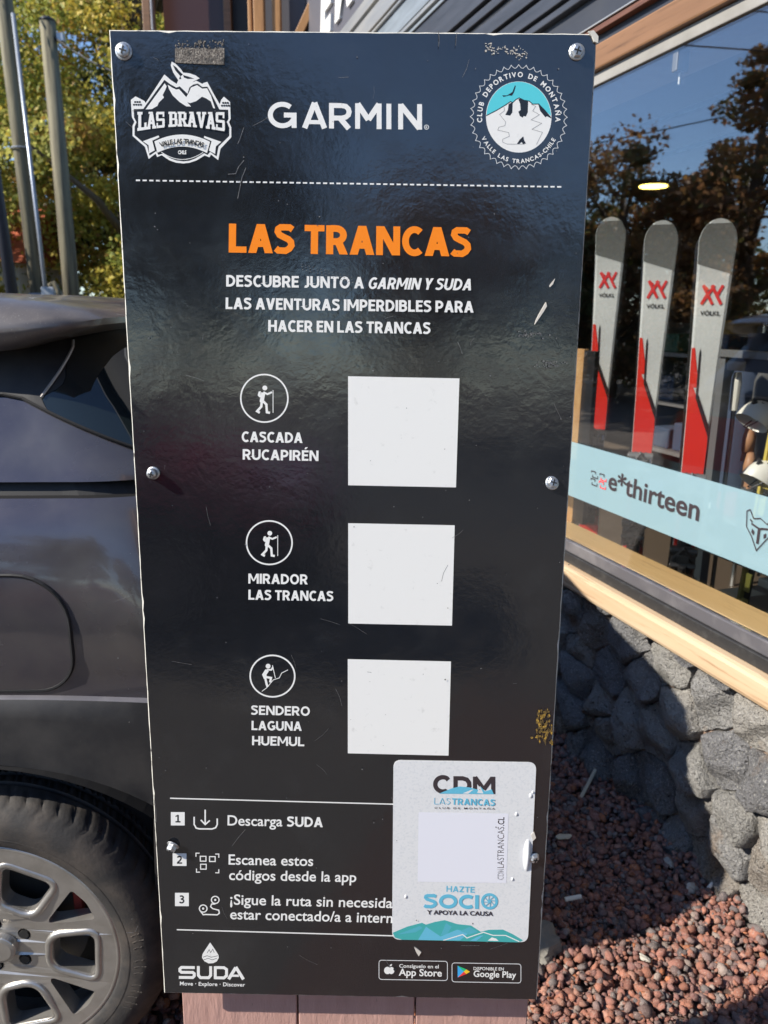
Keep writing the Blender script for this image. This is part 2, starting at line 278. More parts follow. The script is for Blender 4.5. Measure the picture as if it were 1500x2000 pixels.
# ------------------------------------------------------------------ stone wall
def stone_wall():
    root = empty('stone_wall', W(1.0, 0, 0), (0, 0, WR)); tag(root, 'low wall of rough dark grey basalt stones under the shop window', 'wall')
    o = -1.0
    MB().box((-2.6+o, -.45, -.3), (5.4+o, -.010, .64)).build('mortar', 'mortar', root)
    r = random.Random(11); seeds = []; u0, u1 = -.75, 3.6
    rows = 5
    for j in range(-1, rows+1):
        u = u0-.3+r.uniform(0, .1)
        while u < u1+.3:
            wd = r.choice([.09, .13, .17, .22, .27]); seeds.append((u+wd/2, (j+.5)*.128+r.uniform(-.05, .05))); u += wd
    cells = []
    for i, s in enumerate(seeds):
        poly = [(u0, -.03), (u1, -.03), (u1, .646), (u0, .646)]
        for k, q in enumerate(seeds):
            if k == i or abs(q[0]-s[0]) > .6: continue
            mx, my = (s[0]+q[0])/2, (s[1]+q[1])/2; dx, dy = q[0]-s[0], q[1]-s[1]; out = []
            for a in range(len(poly)):
                A, B = poly[a], poly[(a+1) % len(poly)]; da = (A[0]-mx)*dx+(A[1]-my)*dy; db = (B[0]-mx)*dx+(B[1]-my)*dy
                if da <= 0: out.append(A)
                if da*db < 0: t = da/(da-db); out.append((A[0]+t*(B[0]-A[0]), A[1]+t*(B[1]-A[1])))
            poly = out
            if len(poly) < 3: break
        if len(poly) >= 3 and u0 < s[0] < u1: cells.append((s, poly))
    for s, poly in cells:
        cx = sum(p[0] for p in poly)/len(poly); cz = sum(p[1] for p in poly)/len(poly)
        # resample outline
        per = [sqrt((poly[i][0]-poly[i-1][0])**2+(poly[i][1]-poly[i-1][1])**2) for i in range(len(poly))]; T = sum(per); n = 40
        if T < .12: continue
        pts = []
        for k in range(n):
            d = T*k/n; i = 0
            while d > per[(i+1) % len(poly)] and i < len(poly)-1: d -= per[(i+1) % len(poly)]; i += 1
            A = poly[i]; B = poly[(i+1) % len(poly)]; t = min(1, d/max(1e-6, per[(i+1) % len(poly)])); pts.append((A[0]+(B[0]-A[0])*t, A[1]+(B[1]-A[1])*t))
        ph = [r.uniform(0, 6.28) for _ in range(4)]; rows_ = []; ax, az_ = r.uniform(-.18, .18), r.uniform(-.22, .12); dep = r.uniform(.02, .052)
        pts = [(cx+(x-cx)*.985+r.uniform(-.002, .002), cz+(z-cz)*.985+r.uniform(-.002, .002)) for x, z in pts]
        planes = [(r.uniform(-.8, .8), r.uniform(-.9, .7), dep*r.uniform(.85, 1.4)) for _ in range(5)]+[(r.uniform(-.12, .12), r.uniform(-.12, .12), dep)]
        sz = sqrt(T*T/16)
        def face(X, Z): return min(p[0]*(X-cx)+p[1]*(Z-cz)+p[2]+.25*sz*abs(p[0])*.6 for p in planes)
        for sc_, dz in ((1.0, -.035), (.992, -.006), (.97, .45), (.925, .82), (.86, .97), (.77, 1), (.67, 1), (.56, 1), (.45, 1), (.33, 1), (.22, 1), (.11, 1)):
            row = []
            for k, (x, z) in enumerate(pts):
                a = 2*pi*k/n; jag = 1+(.022*sin(5*a+ph[0])+.018*sin(11*a+ph[1])+r.uniform(-.02, .012))
                X = cx+(x-cx)*sc_*jag; Z = cz+(z-cz)*sc_*jag
                D = max(.0, face(X, Z))*dz if dz > 0 else dz
                if dz > .4: D += .0085*mnoise.fractal(Vector((X*17+ph[0]*9, Z*17, ph[1])), .8, 2.1, 5)+r.uniform(-.0012, .0012)
                row.append((X+o, min(D, .064), Z))
            rows_.append(row)
        m = MB(); m.grid(rows_, closed=True); k0 = len(m.v); m.v.append((cx+o, min(.062, face(cx, cz)), cz)); last = 11*n
        for k in range(n): m.f.append([last+k, last+(k+1) % n, k0]); m.m.append(0)
        ob = m.build('stone', 'basalt', root, smooth=True)
        c = r.choice([(.27, .27, .275), (.33, .325, .32), (.37, .36, .34), (.24, .24, .25), (.32, .285, .25), (.42, .40, .37)]); q = r.uniform(.9, 1.15)
        coloured(ob.data, np.tile(np.array(c)*q, (len(ob.data.polygons), 1)))
        ob.data.set_sharp_from_angle(angle=radians(30))
stone_wall()

# ------------------------------------------------------------------ shop front
UA, UB = -2.6, 4.4
shop = empty('ski_shop', W(1.0, -.2, 0), (0, 0, WR)); tag(shop, 'timber ski shop with a big front window, dark metal fascia and pine sill', 'shop')
def sp(name, a, b, mat, bevel=0, parent=None):   # box in wall coordinates (u, out, z)
    m = MB(); m.box((a[0]-1.0, a[1]+.2, a[2]), (b[0]-1.0, b[1]+.2, b[2])); return m.build(name, mat, parent or shop, bevel=bevel)
sp('sill', (UA, -.20, .650), (UB, .045, .726), 'pine', .014)
fr = sp('window_frame', (UA, -.020, .7265), (UB, .012, .763), 'alu_dark', .003)
sp('frame_ridge', (UA, -.020, .7635), (UB, .004, .804), 'alu_grey', .004, parent=None)
sp('inner_ledge', (UA, -.150, .765), (UB, -.0205, .8035), 'ledge_wood', .003)
sp('inner_ledge_edge', (UA, -.20, .7265), (UB, -.152, .745), 'int_dark')
sp('pane', (UA, -.013, .8042), (UB, -.005, 2.33), 'glass')
sp('header_trim', (UA, -.20, 2.306), (UB, .004, 2.343), 'pale_trim', .003)
sp('header_beam', (UA, -.20, 2.344), (UB, .022, 2.418), 'beam_wood', .006)
sp('shadow_gap', (UA, -.2, 2.419), (UB, .006, 2.447), 'cladding_navy')
sp('fascia_strip', (UA, -.2, 2.448), (UB, .030, 2.466), 'beam_red', .002)
sp('drip_edge', (UA, -.2, 2.4665), (UB, .036, 2.472), 'slat_bright', .0015)
sp('fascia_panel', (UA, -.2, 2.4725), (9, -.004, 2.575), 'cladding_navy')
zz = 2.576
for (z1, mat, out) in ((2.60, 'slat_dark', .02), (2.617, 'alu_dark', .002), (2.668, 'slat_dark', .018), (2.684, 'alu_dark', .002), (2.74, 'slat_dark', .02), (2.765, 'alu_dark', .006), (2.80, 'slat_dark', .022), (2.82, 'alu_dark', .004), (2.955, 'slat_dark', .024), (2.972, 'slat_blue', .034), (2.985, 'alu_dark', .01), (3.005, 'slat_bright', .04), (3.02, 'alu_grey', .012), (3.135, 'slat_blue', .03), (3.150, 'slat_bright', .045), (3.160, 'alu_dark', .005), (3.255, 'slat_bright', .05), (3.275, 'slat_blue', .02), (3.345, 'slat_bright', .055)):
    sp('slat', (UA, -.2, zz+.0005), (5.4, out, z1), mat, .003); zz = z1
sp('sign_panel', (3.55, -.2, 3.346), (6.1, .01, 4.9), 'sign_slate')
sp('upper_wall', (UA, -.2, 3.346), (3.549, -.05, 4.9), 'cladding_navy')
# outer walls and roof of the building
sp('side_wall', (UA-.12, -4.6, 0), (UA-.001, -.02, 4.9), 'cladding_navy'); sp('side_wall', (9.0, -4.6, 0), (9.12, -.3, 4.9), 'cladding_navy')
sp('end_pillar', (UB+.001, -.25, 0), (UB+.35, .03, 2.472), 'post_wood', .006)
sp('wall', (UB+.351, -.25, 0), (9.0, -.02, 2.472), 'cladding_navy')
sp('roof', (UA-.3, -4.9, 4.9), (9.3, .25, 5.02), 'slat_dark')
# room behind the glass
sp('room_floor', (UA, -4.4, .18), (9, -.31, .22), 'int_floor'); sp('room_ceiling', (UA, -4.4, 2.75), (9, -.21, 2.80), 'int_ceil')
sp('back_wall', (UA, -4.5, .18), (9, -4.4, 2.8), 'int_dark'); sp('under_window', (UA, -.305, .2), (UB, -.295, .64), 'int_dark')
sp('window_post', (1.495, -.172, .81), (1.567, -.152, 1.47), 'rack_black', .002)
sp('plywood_post', (1.569, -.172, .80), (1.70, -.152, 1.475), 'osb', .002)
# ceiling lights and track in the room
for (x, y, z, lab) in ((2.24, 5.97, 2.74, 'round yellow ceiling lamp deep inside the shop above the skis'), (1.44, 2.28, 2.74, 'yellow ceiling lamp just inside the shop window top')):
    t = empty('ceiling_lamp', (x, y, z)); tag(t, lab, 'lamp', 'ceiling lamps in the shop')
    MB().tube([(0, 0, .01), (0, 0, -.05)], .13, 24).build('housing', 'rack_black', t); MB().tube([(0, 0, -.0505), (0, 0, -.06)], .115, 24).build('diffuser', 'lamp_glow', t)
def wthing(name, u, wo, z, lab, cat, grp=None): 
    t = empty(name, W(u, wo, z), (0, 0, WR)); tag(t, lab, cat, grp); return t
t = wthing('light_track', 0, -1.3, 2.6, 'long black light track hanging below the shop ceiling', 'light track'); MB().box((-2, -.02, 0), (4, .02, .03)).build('rail', 'rack_black', t, bevel=.003); MB().box((-2, -.62, 0), (4, -.58, .03)).build('rail', 'rack_black', t)
t = wthing('window_clip', 1.0, -.03, 2.25, 'small metal latch clip hanging under the window header', 'latch'); MB().box((-.01, -.02, .0), (.012, .02, .055)).build('clip', 'rack_grey', t, bevel=.003); MB().tube([(0, 0, .0), (0, .0, -.03)], .003, 6).build('pin', 'white_plastic', t)
# frosted blue film with lettering on the glass
film = empty('window_film', W(.5, 0.0, .95), (0, 0, WR)); tag(film, 'pale blue frosted strip with black lettering stuck across the shop window', 'window sticker')
pm('film', (.36, .52, .57), .4)
_t = M['film'].node_tree; _p = _t.nodes['Principled BSDF']; _a = _t.nodes.new('ShaderNodeBsdfTransparent'); _x = _t.nodes.new('ShaderNodeMixShader'); _x.inputs[0].default_value = .5
_a.inputs[0].default_value = (.85, .95, 1, 1); _t.links.new(_p.outputs[0], _x.inputs[1]); _t.links.new(_a.outputs[0], _x.inputs[2]); _t.links.new(_x.outputs[0], _t.nodes['Material Output'].inputs[0])
m_ = MB(); m_.box((-2.9, -.004, .018), (3.5, -.001, .211)); m_.build('strip', 'film', film)

# ------------------------------------------------------------------ text and flat print
def text_mesh(s, bold=0., shear=0., spacing=1., cond=1.):
    cu = bpy.data.curves.new('t', 'FONT'); cu.body = s; cu.size = 1; cu.fill_mode = 'FRONT' if hasattr(cu, 'fill_mode') else cu.fill_mode
    cu.offset = bold; cu.shear = shear; cu.space_character = spacing; cu.resolution_u = 4
    try: cu.dimensions = '2D'; cu.fill_mode = 'BOTH'
    except Exception: pass
    o = bpy.data.objects.new('t', cu); col.objects.link(o); dg = bpy.context.evaluated_depsgraph_get(); dg.update(); me = bpy.data.meshes.new_from_object(o.evaluated_get(dg)); bpy.data.objects.remove(o)
    V = np.zeros(len(me.vertices)*3); me.vertices.foreach_get('co', V); V = V.reshape(-1, 3)[:, :2]; F = [list(p.vertices) for p in me.polygons]; bpy.data.meshes.remove(me); return V, F
_cap = {}
def cap_h(bold):
    if bold not in _cap: V, _ = text_mesh('H', bold); _cap[bold] = (V[:, 1].min(), V[:, 1].max())
    return _cap[bold]
class Flat:
    """collects flat shapes in a 2-d plane, mapped by f2(px,py)->(u,v); each shape a hair above the one before"""
    def __init__(s, f2, to3, lift): s.f2 = f2; s.to3 = to3; s.l = lift; s.v = []; s.f = []; s.m = []
    def _add(s, P, F, mi=0):
        k = len(s.v); s.v += [s.to3(p[0], p[1], s.l) for p in P]; s.f += [[i+k for i in f] for f in F]; s.m += [mi]*len(F); s.l += 1.5e-5
    def poly(s, pts, mi=0):
        P = [s.f2(*p) for p in pts]; tr = geometry.tessellate_polygon([[Vector((a, b, 0)) for a, b in P]]); s._add(P, [list(t) for t in tr], mi); return s
    def rect(s, x0, y0, x1, y1, mi=0): return s.poly([(x0, y0), (x1, y0), (x1, y1), (x0, y1)], mi)
    def ell(s, cx, cy, rx, ry=None, mi=0, n=40): ry = ry or rx; return s.poly([(cx+rx*cos(2*pi*i/n), cy+ry*sin(2*pi*i/n)) for i in range(n)], mi)
    def stroke(s, pts, wd, closed=False, mi=0):
        n = len(pts); L = []; R = []
        for i in range(n):
            p = Vector(pts[i]); a = Vector(pts[i-1]) if (i > 0 or closed) else None; b = Vector(pts[(i+1) % n]) if (i < n-1 or closed) else None
            d1 = (p-a).normalized() if a is not None else None; d2 = (b-p).normalized() if b is not None else None
            d1 = d1 or d2; d2 = d2 or d1; nn = Vector((-(d1+d2).y, (d1+d2).x))
            nn = nn.normalized() if nn.length > 1e-6 else Vector((-d1.y, d1.x)); k = max(.35, nn.dot(Vector((-d1.y, d1.x)))); o = nn*(wd/2/k); L.append(p+o); R.append(p-o)
        P = [s.f2(*q) for q in L+R]; F = [[i, (i+1) % n, n+(i+1) % n, n+i] for i in range(n if closed else n-1)]; s._add(P, F, mi); return s
    def ring(s, cx, cy, rx, ry, wd, mi=0, n=48): return s.stroke([(cx+rx*cos(2*pi*i/n), cy+ry*sin(2*pi*i/n)) for i in range(n)], wd, True, mi)
    def text(s, st, x0, y0, x1, y1, cap, bold=0., shear=0., spacing=1., mi=0):
        """baseline from (x0,y0) to (x1,y1) px, cap height in px"""
        V, F = text_mesh(st, bold, shear, spacing); b0, h = cap_h(bold); xa, xb = V[:, 0].min(), V[:, 0].max()
        A = np.array(s.f2(x0, y0)); B = np.array(s.f2(x1, y1)); dx, dy = x1-x0, y1-y0; ln = sqrt(dx*dx+dy*dy); nx, ny = dy/ln, -dx/ln
        C = np.array(s.f2(x0+nx*cap, y0+ny*cap)); a = (V[:, 0]-xa)/(xb-xa); bb = (V[:, 1]-b0)/(h-b0); P = A+a[:, None]*(B-A)+bb[:, None]*(C-A); s._add(P, F, mi); return s
    def arc(s, st, cx, cy, rx, ry, a0, a1, hgt, bold=0., mi=0, inward=False, wk=1.):
        # characters along an ellipse; radius is the baseline radius
        adv = []; x = 0
        for ch in st:
            if ch == ' ': wd = .45
            else: V, F = text_mesh(ch, bold); wd = V[:, 0].max()-V[:, 0].min()
            adv.append((x+wd/2, wd)); x += wd+.16
        tot = x-.16; b0, h = cap_h(bold)
        for ch, (xc, wd) in zip(st, adv):
            if ch == ' ': continue
            a = radians(a0+(a1-a0)*xc/tot); V, F = text_mesh(ch, bold); V = V.copy(); V[:, 0] -= (V[:, 0].min()+V[:, 0].max())/2; V[:, 1] -= b0; V *= hgt/(h-b0); V[:, 0] *= wk
            px, py = cx+rx*cos(a), cy-ry*sin(a); up = (cos(a), -sin(a)) if not inward else (-cos(a), sin(a)); rt = (-up[1], up[0])
            s._add([s.f2(px+rt[0]*q[0]+up[0]*q[1], py+rt[1]*q[0]+up[1]*q[1]) for q in V], F, mi)
        return s
    def build(s, name, mats, parent):
        me = bpy.data.meshes.new(name); me.from_pydata(s.v, [], s.f); me.polygons.foreach_set('material_index', s.m); s.v = []; s.f = []; s.m = []
        return fin(name, me, mats, parent)
def glyph(ch, t, ty=None):
    ty = ty or t; h = ty*.86; P = []
    R_ = lambda x0, y0, x1, y1: P.append(('p', [(x0, y0), (x1, y0), (x1, y1), (x0, y1)]))
    Q = lambda *p: P.append(('p', list(p)))
    def arc_(cx, cy, rx, ry, a0, a1, n=16): return [(cx+rx*cos(radians(a0+(a1-a0)*i/n)), cy+ry*sin(radians(a0+(a1-a0)*i/n))) for i in range(n+1)]
    St = lambda pts, wd=None: P.append(('s', pts, wd or ty*.93))
    def bowl(y0, y1, xr): r = (y1-y0)/2; St([(t*.6, y1)]+arc_(xr-t/2-r*.95, (y0+y1)/2, r*.95, r, 90, -90, 12)+[(t*.6, y0)], (ty+h)/2)
    base = {'É': 'E', 'Ñ': 'N'}.get(ch, ch); k = t*1.12
    if base == 'A': w = .72; Q((0, 0), (k, 0), (w/2+k*.5, 1), (w/2-k*.5, 1)); Q((w-k, 0), (w, 0), (w/2+k*.5, 1), (w/2-k*.5, 1)); R_(.17, .21, w-.17, .21+h)
    elif base == 'B': w = .62; R_(0, 0, t, 1); bowl(.53, 1-h/2, w-.03); bowl(h/2, .53, w)
    elif base == 'C': w = .62; St(arc_(.37, .5, .37-t/2, .51-h/2, 50, 310, 24))
    elif base == 'D': w = .68; R_(0, 0, t, 1); St([(t*.6, 1-h/2)]+arc_(.24, .5, w-.24-t/2, .5-h/2, 90, -90, 18)+[(t*.6, h/2)])
    elif base == 'E': w = .52; R_(0, 0, t, 1); R_(t*.9, 0, w, h); R_(t*.9, 1-h, w, 1); R_(t*.9, .52-h/2, w-.05, .52+h/2)
    elif base == 'G': w = .68; St(arc_(.38, .5, .38-t/2, .51-h/2, 52, 325, 24)); R_(w-t, .10, w, .54); R_(.40, .54-h, w-t*.5, .54)
    elif base == 'H': w = .68; R_(0, 0, t, 1); R_(w-t, 0, w, 1); R_(t*.9, .5-h/2, w-t*.9, .5+h/2)
    elif base == 'I': w = t; R_(0, 0, t, 1)
    elif base == 'J': w = .46; St([(w-t/2, 1)]+arc_(w-t/2-.15, .24, .15, .24-h/2, 0, -125, 12))
    elif base == 'L': w = .52; R_(0, 0, t, 1); R_(t*.9, 0, w, h)
    elif base == 'M': w = .86; R_(0, 0, t*.95, 1); R_(w-t*.95, 0, w, 1); Q((0, 1), (k, 1), (w/2+t*.32, .25), (w/2-t*.32, .25)); Q((w, 1), (w-k, 1), (w/2-t*.32, .25), (w/2+t*.32, .25))
    elif base == 'N': w = .70; R_(0, 0, t*.95, 1); R_(w-t*.95, 0, w, 1); Q((0, 1), (k, 1), (w, 0), (w-k, 0))
    elif base == 'O': w = .76; P.append(('c', arc_(w/2, .5, w/2-t/2, .51-h/2, 0, 345, 23), ty*.93))
    elif base == 'P': w = .60; R_(0, 0, t, 1); bowl(.40, 1-h/2, w)
    elif base == 'R': w = .64; R_(0, 0, t, 1); bowl(.44, 1-h/2, w-.03); Q((.24, .44), (.24+k, .44), (w, 0), (w-k*1.05, 0))
    elif base == 'S': w = .58; St([(w-.06, .83), (w-.15, .90), (.28, 1.01-h/2), (.17, .955-h/4), (.10, .87-h/8), (.085, .75), (.14, .64), (.28, .555), (.40, .49), (.475, .40), (.49, .28), (.43, .17), (.32, .09), (.22, h/2-.01), (.11, .10), (.035, .17)], ty*.88)
    elif base == 'T': w = .58; R_(w/2-t/2, 0, w/2+t/2, 1-h*.9); R_(0, 1-h, w, 1)
    elif base == 'U': w = .68; St([(t/2, 1), (t/2, .36)]+arc_(w/2, .36, w/2-t/2, .37-h/2, 180, 360, 14)+[(w-t/2, 1)])
    elif base == 'V': w = .68; Q((0, 1), (k, 1), (w/2+k*.5, 0), (w/2-k*.5, 0)); Q((w, 1), (w-k, 1), (w/2-k*.5, 0), (w/2+k*.5, 0))
    elif base == 'X': w = .66; Q((0, 1), (k, 1), (w, 0), (w-k, 0)); Q((w, 1), (w-k, 1), (0, 0), (k, 0))
    elif base == 'Y': w = .64; Q((0, 1), (k, 1), (w/2+t*.5, .38), (w/2-t*.5, .38)); Q((w, 1), (w-k, 1), (w/2-t*.5, .38), (w/2+t*.5, .38)); R_(w/2-t/2, 0, w/2+t/2, .42)
    elif base == 'Z': w = .58; R_(0, 0, w, h); R_(0, 1-h, w, 1); Q((0, h*.6), (k*1.1, h*.6), (w, 1-h*.6), (w-k*1.1, 1-h*.6))
    elif base == '1': w = .42; R_(.16, 0, .16+t, 1); R_(0, 0, .46, h); Q((0, .86), (.17, .98), (.17, .80), (0, .72))
    elif base == '2': w = .56; St(arc_(.26, .73, .20, .21, 160, -30, 12)+[(.36, .45), (.08, h*.7)], ty*.9); R_(.02, 0, w, h)
    elif base == '3': w = .56; St(arc_(.24, .75, .20, .19, 140, -75, 12)+[(.18, .53)], ty*.88); St([(.18, .53)]+arc_(.25, .29, .23, .235, 85, -150, 14), ty*.88)
    else: w = .26
    if ch == 'É': Q((.20, 1.10), (.33, 1.10), (.46, 1.30), (.28, 1.30))
    if ch == 'Ñ': St([(.16, 1.14), (.24, 1.20), (.34, 1.17), (.44, 1.14), (.54, 1.20)], t*.5)
    return w, P
def ctext(f, st, x0, y0, x1, y1, cap, t=.2, shear=0., mi=0, gap=.10):
    dx, dy = x1-x0, y1-y0; ln = sqrt(dx*dx+dy*dy); ex, ey = dx/ln, dy/ln; tx = t
    for _ in range(3):
        L = []; x = 0
        for ch in st:
            w, P = glyph(ch, tx, t); L.append((x, P)); x += (w+gap) if ch != ' ' else .24
        tot = x-gap; sx_ = ln/(tot+shear); tx = t*cap/sx_
    def mp(X, Y): a = (X+shear*Y)*sx_; b = Y*cap; return (x0+ex*a+ey*b, y0+ey*a-ex*b)
    for xo, P in L:
        for p in P:
            pts = [mp(xo+a, b) for a, b in p[1]]
            if p[0] == 'p': f.poly(pts, mi)
            else: f.stroke(pts, p[2]*cap, p[0] == 'c', mi)
    return f
# lettering on the film: u runs right-to-left in the view
FF = lambda a, b: (a, b)
f = Flat(lambda u, z: (.5-u, z-.95), lambda a, b, l: (-a, l, b), .0006)   # plane (mirror of u) so text reads correctly
def ftext(st, ua, ub, z, cap, bold, mi=0):
    V, F = text_mesh(st, bold); b0, h = cap_h(bold); a = (V[:, 0]-V[:, 0].min())/(V[:, 0].max()-V[:, 0].min()); P = [( .5-(ua+(ub-ua)*x), z-.95+(y-b0)/(h-b0)*cap) for x, y in zip(a, V[:, 1])]; f._add(P, F, mi)
ftext('e*thirteen', 1.128, .694, 1.041, .062, .016); f.build('lettering', ['st_dark'], film)
for i, (uu, mi) in enumerate(((1.210, 0), (1.160, 1))):
    for k in (0, 1):
        zc = 1.047+.026*k
        for sg in (1,):
            f.stroke([(uu+.020, zc+.004), (uu+.020, zc+.010), (uu-.004, zc+.010), (uu-.004, zc+.002)], .0035, mi=mi if k == 0 else 0)
            f.stroke([(uu+.012, zc-.002), (uu+.012, zc-.010), (uu-.018, zc-.010), (uu-.018, zc-.001)], .0035, mi=mi)
f.build('logo_mark', ['st_dark', 'play_red'], film)
fx = [(.525, 1.112), (.515, 1.118), (.500, 1.098), (.478, 1.104), (.455, 1.094), (.440, 1.114), (.428, 1.108), (.435, 1.075), (.452, 1.055), (.478, 1.020), (.500, 1.052), (.520, 1.072)]
f.stroke(fx, .0028, True); f.stroke([(.505, 1.084), (.490, 1.080), (.478, 1.077), (.466, 1.080), (.450, 1.083)], .005); f.stroke([(.478, 1.076), (.478, 1.038)], .008)
f.poly([(.500, 1.072), (.492, 1.066), (.494, 1.056), (.502, 1.062)]); f.poly([(.462, 1.066), (.454, 1.072), (.453, 1.062), (.460, 1.056)]); f.stroke([(.511, 1.094), (.503, 1.088)], .004); f.stroke([(.449, 1.088), (.441, 1.094)], .004)
f.build('fox_emblem', ['st_dark'], film)
# big letters of the upper shop sign
sg = empty('shop_sign_letters', W(4.8, .02, 3.40), (0, 0, WR)); tag(sg, 'big white slanted letters on the slate panel over the shop front', 'sign')
for ch, u_a, u_b in (('E', 4.95, 4.60), ('M', 4.54, 4.06), ('E', 4.00, 3.70)):
    V, F = text_mesh(ch, .05, .15); b0, h = cap_h(.05); a = (V[:, 0]-V[:, 0].min())/(V[:, 0].max()-V[:, 0].min()); vv = [(u_a+(u_b-u_a)*x-4.8, 0, (y-b0)/(h-b0)*.42+.06) for x, y in zip(a, V[:, 1])]
    me = bpy.data.meshes.new('letter'); me.from_pydata(vv, [], F); o = fin('letter', me, 'print_white', sg); so_ = o.modifiers.new('s', 'SOLIDIFY'); so_.thickness = .02; so_.offset = 0

# ------------------------------------------------------------------ skis and shop stock behind the glass
def ski_mesh(t, dark=False):
    L = 1.62
    def hw(z):   # half width along length
        tt = z/L
        base = .036+.024*abs((tt-.45)/.55)**1.5 if tt > .45 else .036+.014*((.45-tt)/.45)**1.6
        if tt > .955: base = .0565*sqrt(max(0, 1-((tt-.955)/.045)**2))+.001
        if tt < .03: base *= .6+tt*13
        return base
    zs = [L*i/60 for i in range(56)]+[L*(.92+.08*sin(pi/2*i/12)) for i in range(13)]
    def bend(z): return .045*max(0, (z/L-.86)/.14)**2
    rows = []
    for z in zs:
        h = hw(z); b = bend(z); rows.append([(-h, b-.006, z), (-h, b+.005, z), (-h*.85, b+.009, z), (h*.85, b+.009, z), (h, b+.005, z), (h, b-.006, z)])
    m = MB(); m.grid(rows, closed=True); m.f.append(list(range(6))); m.m.append(0)
    o = m.build('ski_body', 'ski_black' if dark else 'ski_white', t, smooth=False)
    if dark: return
    F = lambda pts, mat, y, nm: MB().add([(p[0], y, p[1]) for p in pts], [tuple(range(len(pts)))])
    def patch(nm, mat, f0, f1, z0, z1, lift):
        rows = []
        for i in range(25):
            z = z0+(z1-z0)*i/24; h = hw(z)*.99; a, b = f0(z), f1(z); rows.append([(h*a, bend(z)+.0095+lift, z), (h*b, bend(z)+.0095+lift, z)])
        m = MB(); m.grid(rows); m.build(nm, mat, t)
    # view: +x(local) is away from the viewer i.e. left in the picture
    patch('red_panel', 'ski_red', lambda z: -.97+1.9*max(0, min(1, (z-.93)/.19)), lambda z: .97, .02, 1.12, .0006)
    patch('red_flash', 'ski_red', lambda z: .30+.45*(z-1.1)/.12, lambda z: .97, 1.09, 1.22, .0008)
    m = MB()
    for (a, b) in (((.90, .0), (.0, 0)),): pass
    m.add([(-.036, .0112, .925), (-.036, .0112, .96), (.010, .0112, 1.07), (.014, .0112, 1.20), (.017, .0112, 1.22), (.020, .0112, 1.20), (.016, .0112, 1.055)], [(0, 1, 2, 6), (2, 3, 4, 5, 6)]); m.build('stripe', 'ski_black', t)
    pm('ski_tip_shade', (.17, .175, .165), .25, coat=.5); patch('tip_shade', 'ski_tip_shade', lambda z: -.98, lambda z: .98-1.9*max(0, min(1, (1.485-z)/.03)), 1.455, 1.606, .0004)  # the header's shadow across the tip, painted on as a dark grey patch
    m = MB()
    for (x0, z0, x1, z1) in ((-.030, 1.36, .004, 1.42), (-.030, 1.42, -.016, 1.39), (.030, 1.42, -.004, 1.36), (.030, 1.36, .016, 1.39), (-.004, 1.42, .030, 1.36), (.004, 1.42, -.030, 1.36), (.014, 1.405, .030, 1.42)):
        d = Vector((x1-x0, 0, z1-z0)).normalized(); q = Vector((-d.z, 0, d.x))*.0045; a = Vector((x0, .0118+len(m.v)*1e-5, z0)); b = Vector((x1, a.y, z1)); m.add([a+q, b+q, b-q, a-q], [(0, 1, 2, 3)])
    m.build('ski_emblem', 'ski_mark', t)
    V, F = text_mesh('VÖLKL', .02); b0, h = cap_h(.02); a = (V[:, 0]-V[:, 0].min())/(V[:, 0].max()-V[:, 0].min())
    me = bpy.data.meshes.new('ski_lettering'); me.from_pydata([(.030-.060*x, .0115, 1.325+(y-b0)/(h-b0)*.014) for x, y in zip(a, V[:, 1])], [], F); fin('ski_lettering', me, 'ski_black', t)
    # binding: toe, heel, plate
    m = MB(); m.box((-.024, .0105, .40), (.024, .022, .74)); m.build('binding_plate', 'black_plastic', t, bevel=.004)
    for zc, nm in ((.76, 'toe_piece'), (.50, 'heel_piece')):
        m = MB(); m.box((-.038, .022, zc-.05), (.038, .062, zc+.04)); m.tube([(-.045, .055, zc+.03), (.045, .055, zc+.03)], .016, 10); m.tube([(-.03, .03, zc-.06), (-.036, .085, zc-.015), (.036, .085, zc-.015), (.03, .03, zc-.06)], .010, 8); m.tube([(-.030, .06, zc), (0, .075, zc+.045), (.030, .06, zc)], .009, 8); m.tube([(0, .03, zc-.05), (0, .10, zc-.03), (0, .105, zc-.01)], .014, 8)
        m.box((-.02, .06, zc-.03), (.02, .085, zc+.02)); m.build(nm, 'rack_grey' if nm == 'toe_piece' else 'black_plastic', t, bevel=.005)
    m = MB(); 
    for k in range(5): m.tube([(-.036+.018*k, .05, .80+.004*(k % 2)), (-.038+.019*k, .085, .765+.008*(k % 2))], .005, 6)
    tag(m.build('brake_arms', 'chrome', t), kind='stuff')
ski0 = None
for i, (u, nm, nb) in enumerate(((1.745, 'white tipped red ski standing closest to the plywood post behind the glass', 'black underside of the ski paired behind the left white tipped ski'), (1.435, 'white tipped red ski standing in the middle of the three behind the glass', 'black underside of the ski paired behind the middle white tipped ski'), (1.150, 'white tipped red ski standing beside the dark rack behind the glass', 'black underside of the ski paired behind the right white tipped ski'))):
    z0 = (.345, .30, .275)[i]
    if ski0 is None:
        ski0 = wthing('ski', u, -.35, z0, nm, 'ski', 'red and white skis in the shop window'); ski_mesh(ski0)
        skib = wthing('ski', u+.045, -.375, z0-.01, nb, 'ski', 'paired skis behind the front ones'); ski_mesh(skib, True); skib.rotation_euler = (0, 0, WR+pi+radians(50)); ski0.rotation_euler = (0, 0, WR+radians(50))
        sb = skib
    else:
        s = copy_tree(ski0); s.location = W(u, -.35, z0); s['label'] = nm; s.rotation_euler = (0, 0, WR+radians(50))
        s = copy_tree(skib); s.location = W(u+.045, -.375, z0-.01); s['label'] = nb
